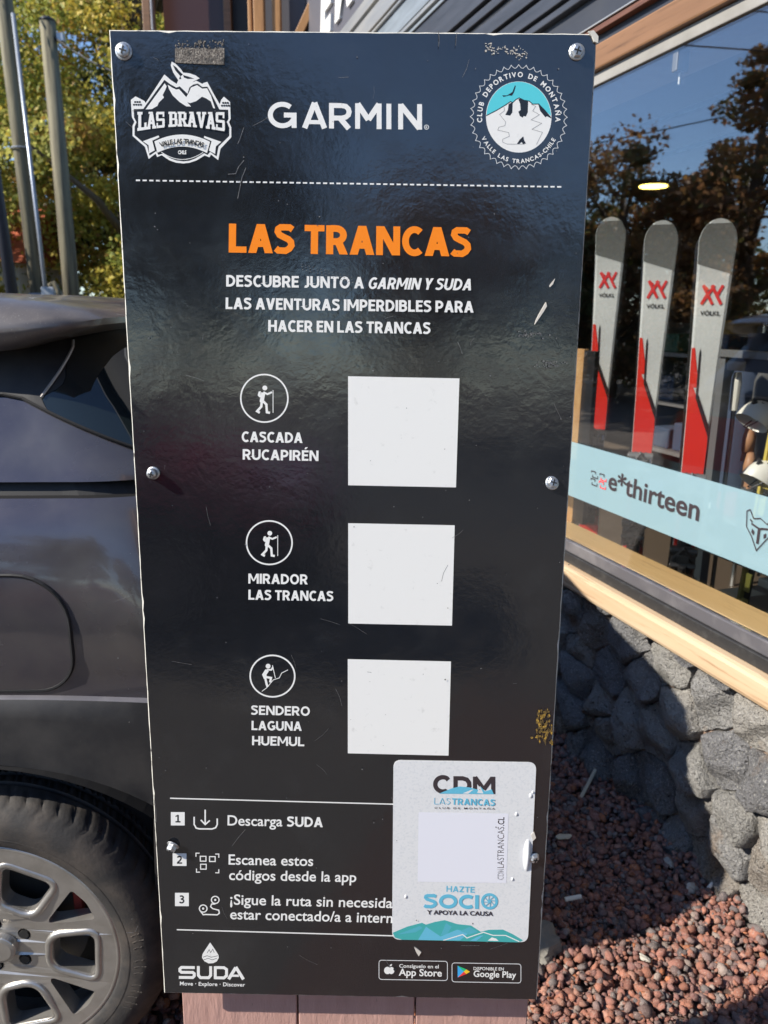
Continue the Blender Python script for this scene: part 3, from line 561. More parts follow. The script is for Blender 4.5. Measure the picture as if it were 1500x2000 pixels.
def pole(u, wo, z0, z1, label, mat='alu_dark', grip='white_plastic', lean=0.):
    t = wthing('ski_pole', u, wo, z0, label, 'ski pole', 'ski poles standing in the shop'); h = z1-z0
    MB().tube([(0, 0, .02), (lean, 0, h-.1)], .008, 8).build('shaft', mat, t); MB().tube([(lean, 0, h-.14), (lean, 0, h-.03), (lean, 0, h)], [.014, .017, .012], 10).build('grip', grip, t); MB().tube([(0, 0, .08), (0, 0, .085)], .035, 14).build('basket', 'black_plastic', t)
pole(1.42, -.62, .25, 1.42, 'thin ski pole with white grip between second and third ski, nearer the glass'); pole(1.33, -.66, .25, 1.40, 'thin ski pole with white grip just right of its twin between the skis'); pole(1.95, -1.0, .25, 1.5, 'dark ski pole standing deeper in the shop between first and second ski', grip='black_plastic')
for i, (u, wo, c, lab) in enumerate(((1.92, -2.0, 'cloth_0', 'dark red long ski leaning on the far rack'), (1.84, -2.0, 'ski_white', 'pale ski left of two on the far rack'), (1.74, -2.0, 'ski_white', 'pale ski right of the red lettered one on the far rack'), (1.60, -2.0, 'pale_trim', 'grey ski standing at the right end of the far rack'))):
    t = wthing('far_ski', u, wo, .4, lab, 'ski', 'skis on the rack at the back of the shop'); MB().box((-.035, -.01, 0), (.035, .01, 1.72)).build('ski_body', c, t, bevel=.006); MB().box((-.03, .0105, .6), (.03, .04, .9)).build('binding', 'black_plastic', t, bevel=.004); MB().box((-.03, .0105, 1.0), (.03, .0125, 1.25)).build('topsheet_band', 'cloth_0' if i else 'ski_white', t)
t = wthing('far_rack', 1.75, -2.08, .2, 'dark rail rack holding skis at the back of the shop', 'rack')
for z in (.95, 1.80): MB().box((-.6, 0, z), (.6, .04, z+.04)).build('rail', 'rack_black', t)
MB().box((-.6, -.04, 0), (-.55, 0, 1.9)).build('upright', 'rack_black', t); MB().box((.55, -.04, 0), (.6, 0, 1.9)).build('upright', 'rack_black', t)
# dark display rack at the right
t = wthing('display_rack', .9, -.6, .22, 'dark grey metal display rack with helmets at the right side of the window', 'rack')
for (u, m_, wdt) in ((.49, 'rack_black', .028), (.425, 'rack_grey', .035), (-.35, 'rack_grey', .03)): MB().box((u, -.03, 0), (u+wdt, .01, 1.235)).build('upright', m_, t, bevel=.002)
MB().box((-.9, -.03, 1.236), (.52, .02, 1.262)).build('top_rail', 'rack_grey', t, bevel=.002); MB().box((-.9, -.03, 1.19), (.424, .0, 1.235)).build('cross_rail', 'rack_black', t)
MB().box((-.9, -.03, .50), (.424, .012, .56)).build('bottom_rail', 'rack_grey', t, bevel=.002); MB().box((-.9, -.30, .30), (.424, -.04, .33)).build('shelf', 'rack_grey', t)
for u in (.20, -.02): MB().box((u, -.2, 0), (u+.02, -.17, 1.19)).build('upright', 'rack_black', t)
def helmet(u, wo, z, label):
    t = wthing('helmet', u, wo, z, label, 'helmet', 'white helmets on the display rack'); rows = []
    for i in range(9):
        ph = pi/2*i/8; rows.append([(.062*cos(ph)*cos(a)*1.0, .085*cos(ph)*sin(a)*(1.1 if sin(a) > 0 else .9), .105*sin(ph)**.8-.02*(1-sin(ph))*(1+cos(a))) for a in [2*pi*k/20 for k in range(20)]])
    m = MB(); m.grid(rows, closed=True); m.build('shell', 'white_plastic', t, smooth=True)
    m = MB()
    for k in (-1, 0, 1):
        for q in (-.03, .02, .06): m.box((k*.028-.006, q-.010, .075-abs(k)*.02), (k*.028+.006, q+.014, .106-abs(k)*.012-abs(q)*.25))
    m.build('vent', 'black_plastic', t, bevel=.002); MB().tube([(.055, 0, 0), (.03, .02, -.05), (-.03, .02, -.05), (-.055, 0, 0)], .004, 6).build('strap', 'black_plastic', t); t.rotation_euler = (.55, .1, WR-.5); t.scale = (.72, .72, .72)
helmet(1.22, -.66, 1.235, 'white helmet highest on the display rack left of the yellow pole'); helmet(1.07, -.70, 1.20, 'white helmet on the display rack right of the yellow pole'); helmet(1.10, -.60, 1.04, 'white helmet lower on the display rack beside the film'); helmet(.90, -.66, 1.12, 'white helmet at the very right of the display rack')
t = wthing('yellow_stand', 1.16, -.62, .3, 'yellow perforated upright leaning inside the display rack', 'stand')
MB().box((-.006, -.01, 0), (.006, .01, 1.18)).build('edge_strip', 'yellow_paint', t)
for k in range(12): MB().box((-.035, -.004, .03+.098*k), (-.008, .004, .100+.098*k)).build('plate', 'yellow_paint', t, bevel=.002)
MB().box((-.034, -.012, 0), (-.009, -.006, 1.2)).build('backing', 'black_plastic', t); t.rotation_euler = (0, radians(-4), WR)
for i, (u, z, lab) in enumerate(((1.33, 1.10, 'tan leather glove hanging low on the rack'), (1.31, 1.0, 'tan leather glove hanging just below the other'))):
    t = wthing('glove', u, -.75, z, lab, 'glove', 'gloves on the display rack'); MB().tube([(0, 0, 0), (0, 0, .05), (.004, 0, .10)], [.022, .024, .012], 10).build('palm', 'skin_wood', t, smooth=True)
    for k in range(4): MB().tube([(-.018+.012*k, 0, .0), (-.02+.013*k, .004, -.035-.005*(k % 2))], .006, 6).build('finger', 'skin_wood', t)
for i, (u, wo, z, lab) in enumerate(((1.02, -.62, .70, 'small silver ski binding on the rack base'), (.90, -.55, .72, 'silver binding hooked at the right of the rack base'), (1.33, -.62, .86, 'grey clamp by the lower rack upright'))):
    t = wthing('spare_binding', u, wo, z, lab, 'ski binding', 'loose bindings on the display rack'); MB().tube([(-.05, 0, 0), (0, .02, .06), (.05, 0, 0)], .006, 6).build('lever', 'chrome', t); MB().box((-.03, -.02, -.03), (.03, .02, .0)).build('block', 'rack_grey', t, bevel=.004); MB().box((-.015, .02, .03), (.02, .028, .05)).build('price_tag', 'white_plastic', t)
# shelving and clothes deeper inside
for i, (u, wo) in enumerate(((2.6, -1.9), (.6, -3.0), (3.6, -3.2))):
    t = wthing('shelf_unit', u, wo, .22, ('metal shelf with folded stock behind the first ski', 'long shelf of stock along the back wall to the right', 'shelf unit in the far left corner of the shop')[i], 'shelf', 'shelf units in the shop')
    for s_ in (-.7, .7): MB().box((s_-.015, -.2, 0), (s_+.015, .2, 1.35)).build('upright', 'rack_grey', t)
    for k in range(4):
        MB().box((-.7, -.2, .25+.3*k), (.7, .2, .272+.3*k)).build('shelf_board', 'light_trim', t)
        for q in range(6):
            if rnd.random() < .75:
                a = -.62+.21*q; MB().box((a, -.12, .273+.3*k), (a+.17, .16, .273+.3*k+rnd.uniform(.07, .2))).build('folded_stock', 'cloth_%d' % rnd.randrange(6), t, bevel=.01)
t = wthing('clothes_rail', 1.2, -1.5, .22, 'chrome rail of dark jackets hanging behind the skis', 'clothes rail')
MB().tube([(-.9, 0, 0), (-.9, 0, 1.35), (.9, 0, 1.35), (.9, 0, 0)], .014, 8).build('rail', 'chrome', t)
for k in range(12):
    a = -.8+.145*k; m = MB(); wv = rnd.uniform(.02, .045)
    m.grid([[(a-wv*s1, y*(.18 if z > 1.2 else .25), z) for y, s1 in ((-1, .4), (-.5, 1), (.5, 1), (1, .4))]+[(a+wv*s1, y*(.18 if z > 1.2 else .25), z) for y, s1 in ((1, .4), (.5, 1), (-.5, 1), (-1, .4))] for z in (.55, .8, 1.1, 1.25, 1.31)], closed=True)
    m.build('jacket', 'cloth_%d' % (1, 2, 2, 1, 2, 1, 4, 2, 1, 1, 2, 1)[k], t, smooth=True)
# ------------------------------------------------------------------ porch at the far end of the shop front
pr = empty('timber_porch', (-1.2, 5.7, 0)); tag(pr, 'dark timber porch with orange wood posts beyond the end of the shop front', 'porch')
def pb(nm, a, b, m, bev=.006): return MB().box((a[0]+1.2, a[1]-5.7, a[2]), (b[0]+1.2, b[1]-5.7, b[2])).build(nm, m, pr, bevel=bev)
pm('porch_pane', (.055, .022, .016), .3); pb('window_pane', (-1.78, 5.75, 3.1), (-1.30, 5.77, 5.6), 'porch_pane', 0); pb('inner_panel', (-1.78, 5.78, 3.1), (-1.05, 5.80, 5.6), 'beam_red', 0)
pb('post', (-1.86, 5.45, 0), (-1.80, 5.6, 5.6), 'beam_wood'); pb('metal_post', (-1.795, 5.44, 0), (-1.78, 5.5, 5.6), 'light_trim', .002); pb('post', (-1.30, 5.7, 0), (-1.24, 5.78, 5.6), 'beam_wood'); pb('dark_panel', (-1.239, 5.76, 0), (-1.01, 5.78, 5.6), 'recess', 0)
pb('edge_post', (-1.065, 5.44, 0), (-1.035, 5.5, 5.6), 'post_wood'); pb('post', (-1.02, 5.42, 0), (-.94, 5.5, 5.6), 'post_wood'); pb('post', (-.885, 5.45, 0), (-.82, 5.52, 5.6), 'post_wood'); pb('back_panel', (-1.0, 5.6, 0), (-.45, 5.65, 5.6), 'sign_slate', 0)
MB().box((-.03, -.03, 0), (.03, .03, 1.3), mat=Matrix.Translation((.40, -.2, 3.45)) @ Matrix.Rotation(radians(28), 4, 'Y')).build('brace', 'post_wood', pr, bevel=.004)
pb('lower_wall', (-1.86, 5.8, 0), (-.5, 5.9, 3.1), 'beam_red', 0); pb('roof', (-2.1, 5.2, 5.6), (-.3, 8.5, 5.75), 'slat_dark')
for k in range(10): pb('plank', (-1.86+.136*k, 5.70, 2.2), (-1.86+.136*k+.13, 5.72, 3.09), 'beam_red', .004)

# ------------------------------------------------------------------ trees
PAL_A = np.array([(.44, .34, .06), (.34, .30, .06), (.52, .37, .07), (.20, .21, .04), (.38, .22, .06), (.27, .27, .06), (.48, .42, .11)])*np.array([1.1, 1.2, 1.2])
PAL_D = np.array([(.055, .075, .022), (.08, .095, .025), (.05, .06, .02), (.11, .11, .03), (.13, .085, .03)])
PAL_R = np.array([(.24, .12, .055), (.20, .12, .05), (.30, .16, .05), (.12, .11, .04), (.16, .09, .045)])*1.5
def crown_mesh(name, H, R, n, leaf, pal, seed, base=.25, tall=1.):
    rs = np.random.RandomState(seed); nc = 110; cen = []
    while len(cen) < nc:
        p = rs.uniform(-1, 1, 3); q = np.linalg.norm(p)
        if q > 1 or q < .25: continue
        k = 1-.45*max(0, p[2])**1.5*tall; cen.append((p[0]*R*k*(1+.15*rs.randn()), p[1]*R*k*(1+.15*rs.randn()), H*base+(H*(1-base))*(p[2]*.5+.5)))
    cen = np.array(cen); cr = rs.uniform(.09, .20, nc)*R*1.15; cb = rs.randint(0, len(pal), nc); ci = rs.randint(0, nc, n)
    d = rs.randn(n, 3); d /= np.linalg.norm(d, axis=1)[:, None]; rad = rs.uniform(0, 1, n)**.4
    P = cen[ci]+d*(cr[ci]*rad)[:, None]*np.array([1.25, 1.25, .8])
    a = rs.randn(n, 3); a /= np.linalg.norm(a, axis=1)[:, None]; b = np.cross(a, rs.randn(n, 3)); b /= np.linalg.norm(b, axis=1)[:, None]; L = leaf*rs.uniform(.6, 1.3, n)[:, None]
    V = np.stack([P-a*L*.5, P+b*L*.33, P+a*L*.5, P-b*L*.33], 1).reshape(-1, 3); F = np.arange(n*4).reshape(n, 4); me = npmesh(name, V, F)
    ix = np.where(rs.rand(n) < .6, cb[ci], rs.randint(0, len(pal), n)); coloured(me, pal[ix]*rs.uniform(.7, 1.3, (n, 1))); return me, cen
def tree(x, y, H, R, n, leaf, pal, seed, label, cat='tree', base=.25, grp=None, tall=1.):
    t = empty('broadleaf_tree', (x, y, 0)); tag(t, label, cat, grp); me, cen = crown_mesh('crown', H, R, n, leaf, pal, seed, base, tall); fin('crown', me, 'leaves', t)
    r = random.Random(seed); m = MB(); k = H*.028; m.tube([(0, 0, -.1), (.05*H*.2, 0, H*.25), (.0, .03*H*.2, H*.55), (.02, 0, H*.9)], [k*1.3, k, k*.7, k*.15], 8)
    for i in range(22):
        c = cen[r.randrange(len(cen))]; z0 = max(H*.18, c[2]*r.uniform(.55, .8)); mid = Vector((c[0]*.45, c[1]*.45, z0+(c[2]-z0)*.6)); m.tube([(0, 0, z0), mid, Vector(c)], [k*.4, k*.25, k*.08], 5)
    m.build('trunk', 'bark', t, smooth=True); return t
G = 'autumn trees behind the car park'
tree(-5.3, 16.5, 11.0, 3.6, 75000, .105, PAL_A, 1, 'big yellow green autumn tree right behind the two wooden poles', base=.06, grp=None)
tree(-9.2, 17.5, 10.0, 3.3, 40000, .12, PAL_A, 2, 'yellowing tree at the far left edge beyond the orange roofed house', base=.1)
tree(-2.6, 21, 9.0, 3.2, 20000, .15, PAL_D, 3, 'dark green tree hidden mostly behind the top of the board', base=.06)
tree(-7.6, 24, 11, 4.6, 42000, .18, PAL_D, 13, 'dark tree filling the gaps behind the yellow autumn tree', base=.02)
tree(-11.0, 10.3, 5.1, 2.5, 20000, .12, PAL_R, 4, 'reddish brown tree left of the poles seen mirrored in the shop window', base=.06, tall=.3)
tree(-12.4, 8.3, 6.6, 1.7, 18000, .12, PAL_R, 5, 'tall narrow russet tree mirrored at the right of the shop window', base=.06, tall=1.2)
tree(-9.2, 11.6, 4.6, 2.3, 14000, .13, PAL_D, 6, 'dark bushy tree mirrored low in the shop window', base=.02, tall=.3)
tree(-14, 5.0, 5.0, 2.4, 12000, .15, PAL_D, 7, 'dark round tree far left of the car mirrored in the glass', base=.05)
tree(-13.8, 11.5, 4.4, 3.0, 16000, .15, PAL_D, 8, 'low dark tree mirrored in the middle of the shop window', base=.0, tall=.3)
# across the road, behind the viewer (they show as reflections in the board)
tree(-4.8, -17, 8.5, 3.6, 12000, .22, PAL_D, 9, 'dark tree across the road behind the viewer, left one'); tree(1.2, -20, 6.8, 3.0, 10000, .22, PAL_R, 10, 'brownish tree across the road directly behind the viewer'); tree(7.5, -19, 6.0, 3.2, 10000, .22, PAL_D, 12, 'dark tree across the road behind the viewer, right one')
def bush(x, y, H, R, n, seed, label):
    me, _ = crown_mesh('hedge_bush', H, R, n, .07, PAL_A if seed < 30 else PAL_D, seed, 0., .3); o = fin('hedge_bush', me, 'leaves', loc=(x, y, 0)); tag(o, label, 'bush')
bush(-11, 3.0, 1.9, 1.5, 9000, 31, 'dark hedge bush far left, nearest of the mirrored hedge'); bush(-11.5, 5.6, 2.0, 1.6, 9000, 32, 'hedge bush far left, middle of the mirrored hedge'); bush(-12, 8.4, 2.0, 1.7, 9000, 33, 'hedge bush far left, farthest of the mirrored hedge')
bush(-3.2, 10.5, 1.5, 1.0, 9000, 21, 'low yellow green bush behind the car roof beside the board edge')
# ------------------------------------------------------------------ poles, wires, house
def upole(name, x, y, H, r0, r1, lean, label, mat='pole_wood', rot=0):
    t = empty(name, (x, y, 0), (0, lean, rot)); tag(t, label, 'pole'); MB().tube([(0, 0, -.1), (0, 0, H*.5), (0, 0, H)], [r0, (r0+r1)/2, r1], 20).build('shaft', mat, t, smooth=True); return t
p1 = upole('utility_pole', -5.72, 12, 9, .135, .12, radians(-1.4), 'thick wooden utility pole with a metal conduit at the far left')
MB().tube([(.16, -.1, 0), (.16, -.1, 5.95)], .032, 10).build('conduit', 'galv', p1, smooth=True)
for z in (1.9, 4.1): MB().tube([(.16*cos(a), .16*sin(a), z) for a in [2*pi*k/16 for k in range(16)]], .012, 6, closed=True).build('clamp', 'galv', p1)
p2 = upole('utility_pole', -5.22, 12, 5.88, .130, .115, radians(-.2), 'short wooden pole with rounded top right of the conduit pole')
MB().tube([(0, 0, 5.88), (0, 0, 5.92), (0, 0, 5.95)], [.125, .10, .03], 20).build('cap', 'dark_metal', p2, smooth=True); MB().box((.13, -.05, 5.6), (.24, .05, 5.72)).build('bracket', 'galv', p2, bevel=.01)
p3 = upole('lamp_post', -5.55, 10.8, 7.5, .09, .075, radians(-2.5), 'dark slim metal post left of the wooden poles', 'dark_metal')
p4 = empty('meter_box_post', (-5.38, 11.6, 0)); tag(p4, 'grey meter cabinet with a bent pipe at the foot of the short pole', 'meter box'); MB().box((-.13, -.1, 0), (.08, .1, 2.0)).build('cabinet', 'galv', p4, bevel=.01); MB().tube([(.0, -.05, 2.02), (.08, -.08, 2.06), (.14, -.08, 1.95), (.15, -.08, 0)], .04, 10).build('pipe', 'pole_wood', p4, smooth=True)
tt = 0
for (a, b, sag, lab) in (((-5.2, 12, 5.7), (-2.2, 10, 4.6), .3, 'thin service cable from the short pole towards the shop'), ((-5.7, 12, 7.2), (-30, -8, 7.0), .8, 'upper overhead wire over the car park'), ((-5.7, 12, 6.6), (-30, -9, 6.2), .8, 'lower overhead wire over the car park'), ((-14, 30, 6.6), (-12, -12, 6.5), .9, 'overhead wire crossing beyond the trees')):
    a, b = Vector(a), Vector(b); tag(MB().tube([a.lerp(b, i/24)-Vector((0, 0, sag*4*(i/24)*(1-i/24))) for i in range(25)], .014, 5).build('overhead_wire', 'cable'), lab, 'wire')
hs = empty('white_house', (-9.3, 16.2, 0)); tag(hs, 'white house with an orange tiled gable roof at the far left', 'house')
MB().box((-1.6, 0, 0), (1.25, 3, 2.65)).build('wall', 'house_white', hs)
MB().add([(-1.9, -.25, 2.65), (1.45, -.25, 2.65), (1.45, 3.25, 2.65), (-1.9, 3.25, 2.65), (-1.9, 1.5, 4.0), (1.45, 1.5, 4.0)], [(0, 1, 5, 4), (2, 3, 4, 5), (0, 4, 3), (1, 2, 5), (0, 3, 2, 1)]).build('roof', 'roof_orange', hs)
wd = MB().box((-.9, -.03, .9), (-.1, -.005, 1.8)).build('window', 'galv', hs); MB().box((-.82, -.04, .98), (-.18, -.031, 1.72)).build('pane', 'gloss_black', wd)
MB().box((.35, -.02, 0), (.95, -.004, 1.9)).build('door', 'post_wood', hs)

# ------------------------------------------------------------------ the car
def lerp_tab(T, z):
    if z <= T[0][0]: return T[0][1]
    for (a, b), (c, d) in zip(T, T[1:]):
        if z <= c: return b+(d-b)*(z-a)/(c-a)
    return T[-1][1]
XR = [(.2, -.20), (.45, -.12), (.80, -.12), (1.0, -.16), (1.25, -.25), (1.29, -.28), (1.43, -.43), (1.53, -.52), (1.58, -.58)]
INS = [(.2, .03), (.4, .0), (.86, .0), (.885, .014), (.95, .006), (1.02, .004), (1.10, .012), (1.17, .026), (1.225, .046), (1.25, .072), (1.28, .080), (1.43, .165), (1.56, .25), (1.60, .30)]
RR = [(.3, .26), (1.25, .30), (1.43, .235), (1.55, .19)]
Y0, Y1 = .25, 2.05; OX, OY = -2.1, 1.15
def S(s, z, out=0.):
    xr, ins, R = lerp_tab(XR, z)+out, lerp_tab(INS, z)-out, lerp_tab(RR, z)
    if s < 0 or s > 3:
        d = -s if s < 0 else s-3; x = xr-R-d; y = ins+.035*max(0, 1-d/.8)**2
        y = Y0+y if s < 0 else Y1-y
    else:
        ins += .035
        if s <= 1 or s >= 2:
            q = s if s <= 1 else 3-s; th = q*pi/2; x = xr-R+R*sin(th); y = ins+R*(1-cos(th)); y = Y0+y if s <= 1 else Y1-y
        else:
            t = s-1; x = xr+.035*(1-(2*t-1)**2); y = Y0+ins+R+(Y1-Y0-2*ins-2*R)*t
    return (x-OX, y-OY, z)
def lin(a, b, n): return [a+(b-a)*i/n for i in range(n+1)]
SS = lin(-1.78, -.85, 14)[:-1]+lin(-.85, 0, 60)[:-1]+lin(0, 1, 16)[:-1]+lin(1, 2, 12)[:-1]+lin(2, 3, 16)[:-1]+lin(3, 3.85, 60)[:-1]+lin(3.85, 4.78, 14)
def sx(s): return (s if s < 0 else 3-s)
def arch(x, hx):
    d = (x-hx)/.50; return .335+.415*sqrt(1-d*d) if abs(d) < 1 else .30
def zb(s):
    q = s if s <= 1.5 else 3-s
    x = q-.665 if q < 0 else -.665+.235*sin(min(1, q)*pi/2)
    if q < 0: return 1.43 if x > -.75 else (1.06+.37*max(0, min(1, (x+1.5)/.75))**.8)
    return max(1.288, 1.43-(x+.672)*.72)
def make_car():
    root = empty('parked_car', (OX, OY, 0)); cnt = {}
    def patch(name, mat, ss, z0, z1, nz, out=0., smooth=True, inner=None):
        rows = []
        for s in ss:
            a, b = z0(s), z1(s); rows.append([S(s, a+(b-a)*k/nz, out) for k in range(nz+1)])
        m = MB(); m.grid(rows); return m.build(name, mat, root, smooth=smooth, recalc=False)
    zc = lambda s: (lambda x: .850+.032*cos(max(-1.5, min(1.5, (x+.72)*2.6))))((s if s < 0 else 3-s)-.42 if (s < 0 or s > 3) else -.42+.35*min(s, 3-s))
    clad0 = lambda s: arch((s if s < 0 else 3-s)-.38, -.72) if (s < 0 or s > 3) else .30
    patch('cladding', 'car_black', SS, clad0, lambda s: zc(s)-.003, 8, .007)
    m = MB(); m.grid([[S(s, zc(s)-.003, .007), S(s, zc(s)+.002, .002), S(s, zc(s)+.005, -.004)] for s in SS]); m.build('cladding_lip', 'alu_grey', root, smooth=True, recalc=False)
    body = patch('body', 'paint_grey', SS, lambda s: zc(s)-.001, lambda s: 1.248, 14)
    m = MB(); m.grid([[S(s, 1.248, 0), S(s, 1.251, -.010), S(s, 1.274, -.014), S(s, 1.277, 0)] for s in SS]); m.build('body_groove', 'car_seam', root, recalc=False)
    patch('shoulder', 'paint_grey', SS, lambda s: 1.277, zb, 10)
    # greenhouse
    def gp(name, mat, sA, sB, n, out=0.):
        rows = []
        for k in range(13):
            row = []
            for i in range(n+1):
                t = k/12; zt = None
                s_ = sA(1.3+.27*t)+(sB(1.3+.27*t)-sA(1.3+.27*t))*i/n; z = zb(s_)+(1.568-zb(s_))*t; s_ = sA(z)+(sB(z)-sA(z))*i/n; z = max(zb(s_), zb(s_)+(1.568-zb(s_))*t); row.append(S(s_, z, out))
            rows.append(row)
        m = MB(); m.grid(rows); return m.build(name, mat, root, smooth=True, recalc=False)
    split = lambda z: .10+.32*max(0, min(1, (z-1.425)/.10))
    gp('quarter_panel', 'car_black', lambda z: -.42, split, 20); gp('quarter_panel', 'car_black', lambda z: 3-split(z), lambda z: 3.42, 20)
    gp('rear_window', 'rear_glass', split, lambda z: 3-split(z), 60, .002)
    gp('side_window', 'rear_glass', lambda z: -1.78, lambda z: -.421, 16, .001); gp('side_window', 'rear_glass', lambda z: 3.421, lambda z: 4.78, 16, .001)
    MB().tube([S(split(z), z, .004) for z in lin(1.425, 1.53, 8)], .003, 6).build('window_trim', 'light_trim', root)
    MB().tube([S(s, zb(s), .003) for s in lin(-.42, 1, 40)], .0035, 6).build('window_seal', 'car_seam', root)
    # front half
    def Pf(q, z, xf, R):
        ins = lerp_tab(INS, z); x0 = -2.16+(lerp_tab(XR, z)+.25)-.0
        x0 = lerp_tab(XR, z)-lerp_tab(RR, z)-1.78
        k = q if q <= .5 else 1-q; k *= 2
        if k < .55: x = x0+(xf+R-x0)*k/.55; y = ins
        elif k < .8: th = (k-.55)/.25*pi/2; x = xf+R-R*sin(th); y = ins+R*(1-cos(th))
        else: t = (k-.8)/.2; x = xf-.03*t; y = ins+R+(.9-ins-R)*t
        return (x-OX, (Y0+y if q <= .5 else Y1-y)-OY, z)
    Q = lin(0, 1, 140)
    def zt(q, xf=-4.2):
        x = Pf(q, .9, xf, .3)[0]+OX; return 1.06 if x > -3.0 else 1.06-.20*min(1, (-3.0-x)/1.2)
    def z0f(q):
        x = Pf(q, .5, -4.2, .3)[0]+OX; k = q if q <= .5 else 1-q; return arch(x, -3.30) if k*2 < .7 else .30
    rows = [[Pf(q, z0f(q)+(.70-z0f(q))*k/6 if z0f(q) < .7 else z0f(q)+(.79-z0f(q))*k/6, -4.2, .3) for k in range(7)] for q in Q]; MB().grid(rows).build('front_cladding', 'car_black', root, smooth=True, recalc=False)
    rows = [[Pf(q, max(.70, z0f(q)+.04)+(zt(q)-max(.70, z0f(q)+.04))*k/8, -4.2, .3) for k in range(9)] for q in Q]; MB().grid(rows).build('front_body', 'paint_grey', root, smooth=True, recalc=False)
    def hz(x, y): return 1.06-.20*min(1, max(0, (-3.0-x)/1.2))**1.3+.05*(1-((y-1.15)/.9)**2)
    rows = []
    for i in range(17):
        x = -2.95-1.25*i/16; hw = .88-.0*i; k = max(0, (i-11)/5); hw -= .24*k*k; rows.append([(x-OX, yy, hz(x, yy+OY)-.05*(1 if False else 0)) for yy in lin(-hw, hw, 14)])
    MB().grid(rows).build('bonnet', 'paint_grey', root, smooth=True, recalc=False)
    xg = lambda z: -3.1+.75*(z-1.06)/.5
    ZG = lin(1.06, 1.568, 10)
    for nm, qa, qb in (('side_window', 0, .27), ('windscreen', .275, .725), ('side_window', .73, 1)):
        MB().grid([[Pf(q, z, xg(z), .25) for z in ZG] for q in lin(qa, qb, 40)]).build(nm, 'rear_glass', root, smooth=True, recalc=False)
    for x in (-1.45, -2.35):
        for yy in (Y0+.21, Y1-.21): MB().tube([(x-OX, (Y0+lerp_tab(INS, z) if yy < 1 else Y1-lerp_tab(INS, z))-OY, z) for z in lin(1.08, 1.56, 6)], .022, 6).build('door_pillar', 'car_black', root)
    # roof
    SR = [s for s in SS if True]
    rows = []
    for z, ex, dx in ((1.568, 0, 0), (1.590, .018, .02), (1.606, .06, .05), (1.618, .16, .10), (1.626, .40, .2), (1.630, .75, .3)):
        L = []
        for s in SR:
            p = Vector(S(s, 1.568)); L.append(p)
        for q in reversed(lin(0, 1, 60)): L.append(Vector(Pf(q, 1.568, xg(1.568), .25)))
        cx = -1.5-OX; hwid = .65
        row = []
        for p in L: row.append((cx+(p.x-cx)*(1-ex*.42), p.y*(1-min(.97, ex/.80)), z))
        rows.append(row)
    MB().grid(rows, closed=True).build('roof', 'paint_dusty', root, smooth=True, recalc=False)
    # spoiler
    prof = [(-.98, 1.622), (-.76, 1.622), (-.62, 1.608), (-.52, 1.592), (-.488, 1.578), (-.492, 1.566), (-.56, 1.545), (-.66, 1.518), (-.80, 1.523), (-.98, 1.55)]
    rows = []
    for y, k, dz in ((.405, .05, -.03), (.41, .55, -.02), (.43, .82, -.012), (.48, .96, -.004), (.58, 1, 0), (1.15, 1.03, .006), (1.72, 1, 0), (1.82, .96, -.004), (1.87, .82, -.012), (1.89, .55, -.02), (1.895, .05, -.03)):
        rows.append([(-.80+(x+.80)*(k if x > -.8 else 1)-OX, y-OY, 1.565+(z-1.565)*min(1, k+.06)+dz) for x, z in prof])
    m = MB(); m.grid(rows, closed=True); o = m.build('spoiler', 'paint_dusty', root, smooth=True); o.data.set_sharp_from_angle(angle=radians(50))
    # fuel door, seams, handles, lights
    def sp_(x, z, out): return S(x-(lerp_tab(XR, z)-lerp_tab(RR, z)), z, out)
    ol = []
    xa, xb, za, zc_, r = -.86, -.535, .892, 1.118, .10
    for cx, cz, a0 in ((xb-r, zc_-r, 90), (xb-r, za+.07, 0), (xa+r, za+.07, -90), (xa+r, zc_-r, 180)):
        rr = r if cz > 1 else .07; c2 = (cx if rr == r else (xb-.07 if cx > -.7 else xa+.07))
        for k in range(9):
            a = radians(a0-k*90/8) if True else 0; ol.append((c2+rr*cos(a), cz+rr*sin(a)))
    cx, cz = (xa+xb)/2, (za+zc_)/2
    m = MB(); m.grid([[sp_(cx+(x-cx)*k, cz+(z-cz)*k, .0022) for x, z in ol] for k in (1, .97, .8, .5, .2, .01)], closed=True); fd = m.build('fuel_door', 'paint_grey', root, smooth=True)
    MB().tube([sp_(x, z, .0015) for x, z in ol], .0036, 6, closed=True).build('seam', 'car_seam', fd)
    for x in (-1.25, -2.35): MB().tube([sp_(x, z, .0) for z in lin(.40, 1.22, 16)], .003, 5).build('door_seam', 'car_seam', root)
    for x in (-1.45, -2.55): MB().tube([sp_(x, 1.16, .03), sp_(x+.09, 1.16, .036), sp_(x+.17, 1.16, .03)], .013, 8).build('door_handle', 'paint_grey', root)
    for a, b in ((.35, 1.2), (1.8, 2.65)): patch('tail_lamp', 'tail_red', lin(a, b, 20), lambda s: .98, lambda s: 1.19, 6, .01)
    patch('number_plate', 'print_white', lin(1.33, 1.67, 6), lambda s: .66, lambda s: .78, 2, .012)
    for yy in (.42, 1.62): MB().box((-4.235-OX, yy-OY, .68), (-4.10-OX, yy+.26-OY, .80)).build('headlight', 'head_clear', root, bevel=.02)
    MB().box((-4.24-OX, .75-OY, .48), (-4.15-OX, 1.55-OY, .74)).build('grille', 'car_black', root, bevel=.02)
    for yy, sg in ((Y0-.02, -1), (Y1+.02, 1)): MB().box((-2.95-OX, yy-OY-.09, 1.10), (-2.83-OX, yy-OY+.09, 1.24)).build('mirror', 'paint_grey', root, bevel=.03)
    MB().box((-4.0-OX, Y0+.12-OY, .22), (-.30-OX, Y1-.12-OY, .62)).build('underbody', 'car_seam', root)
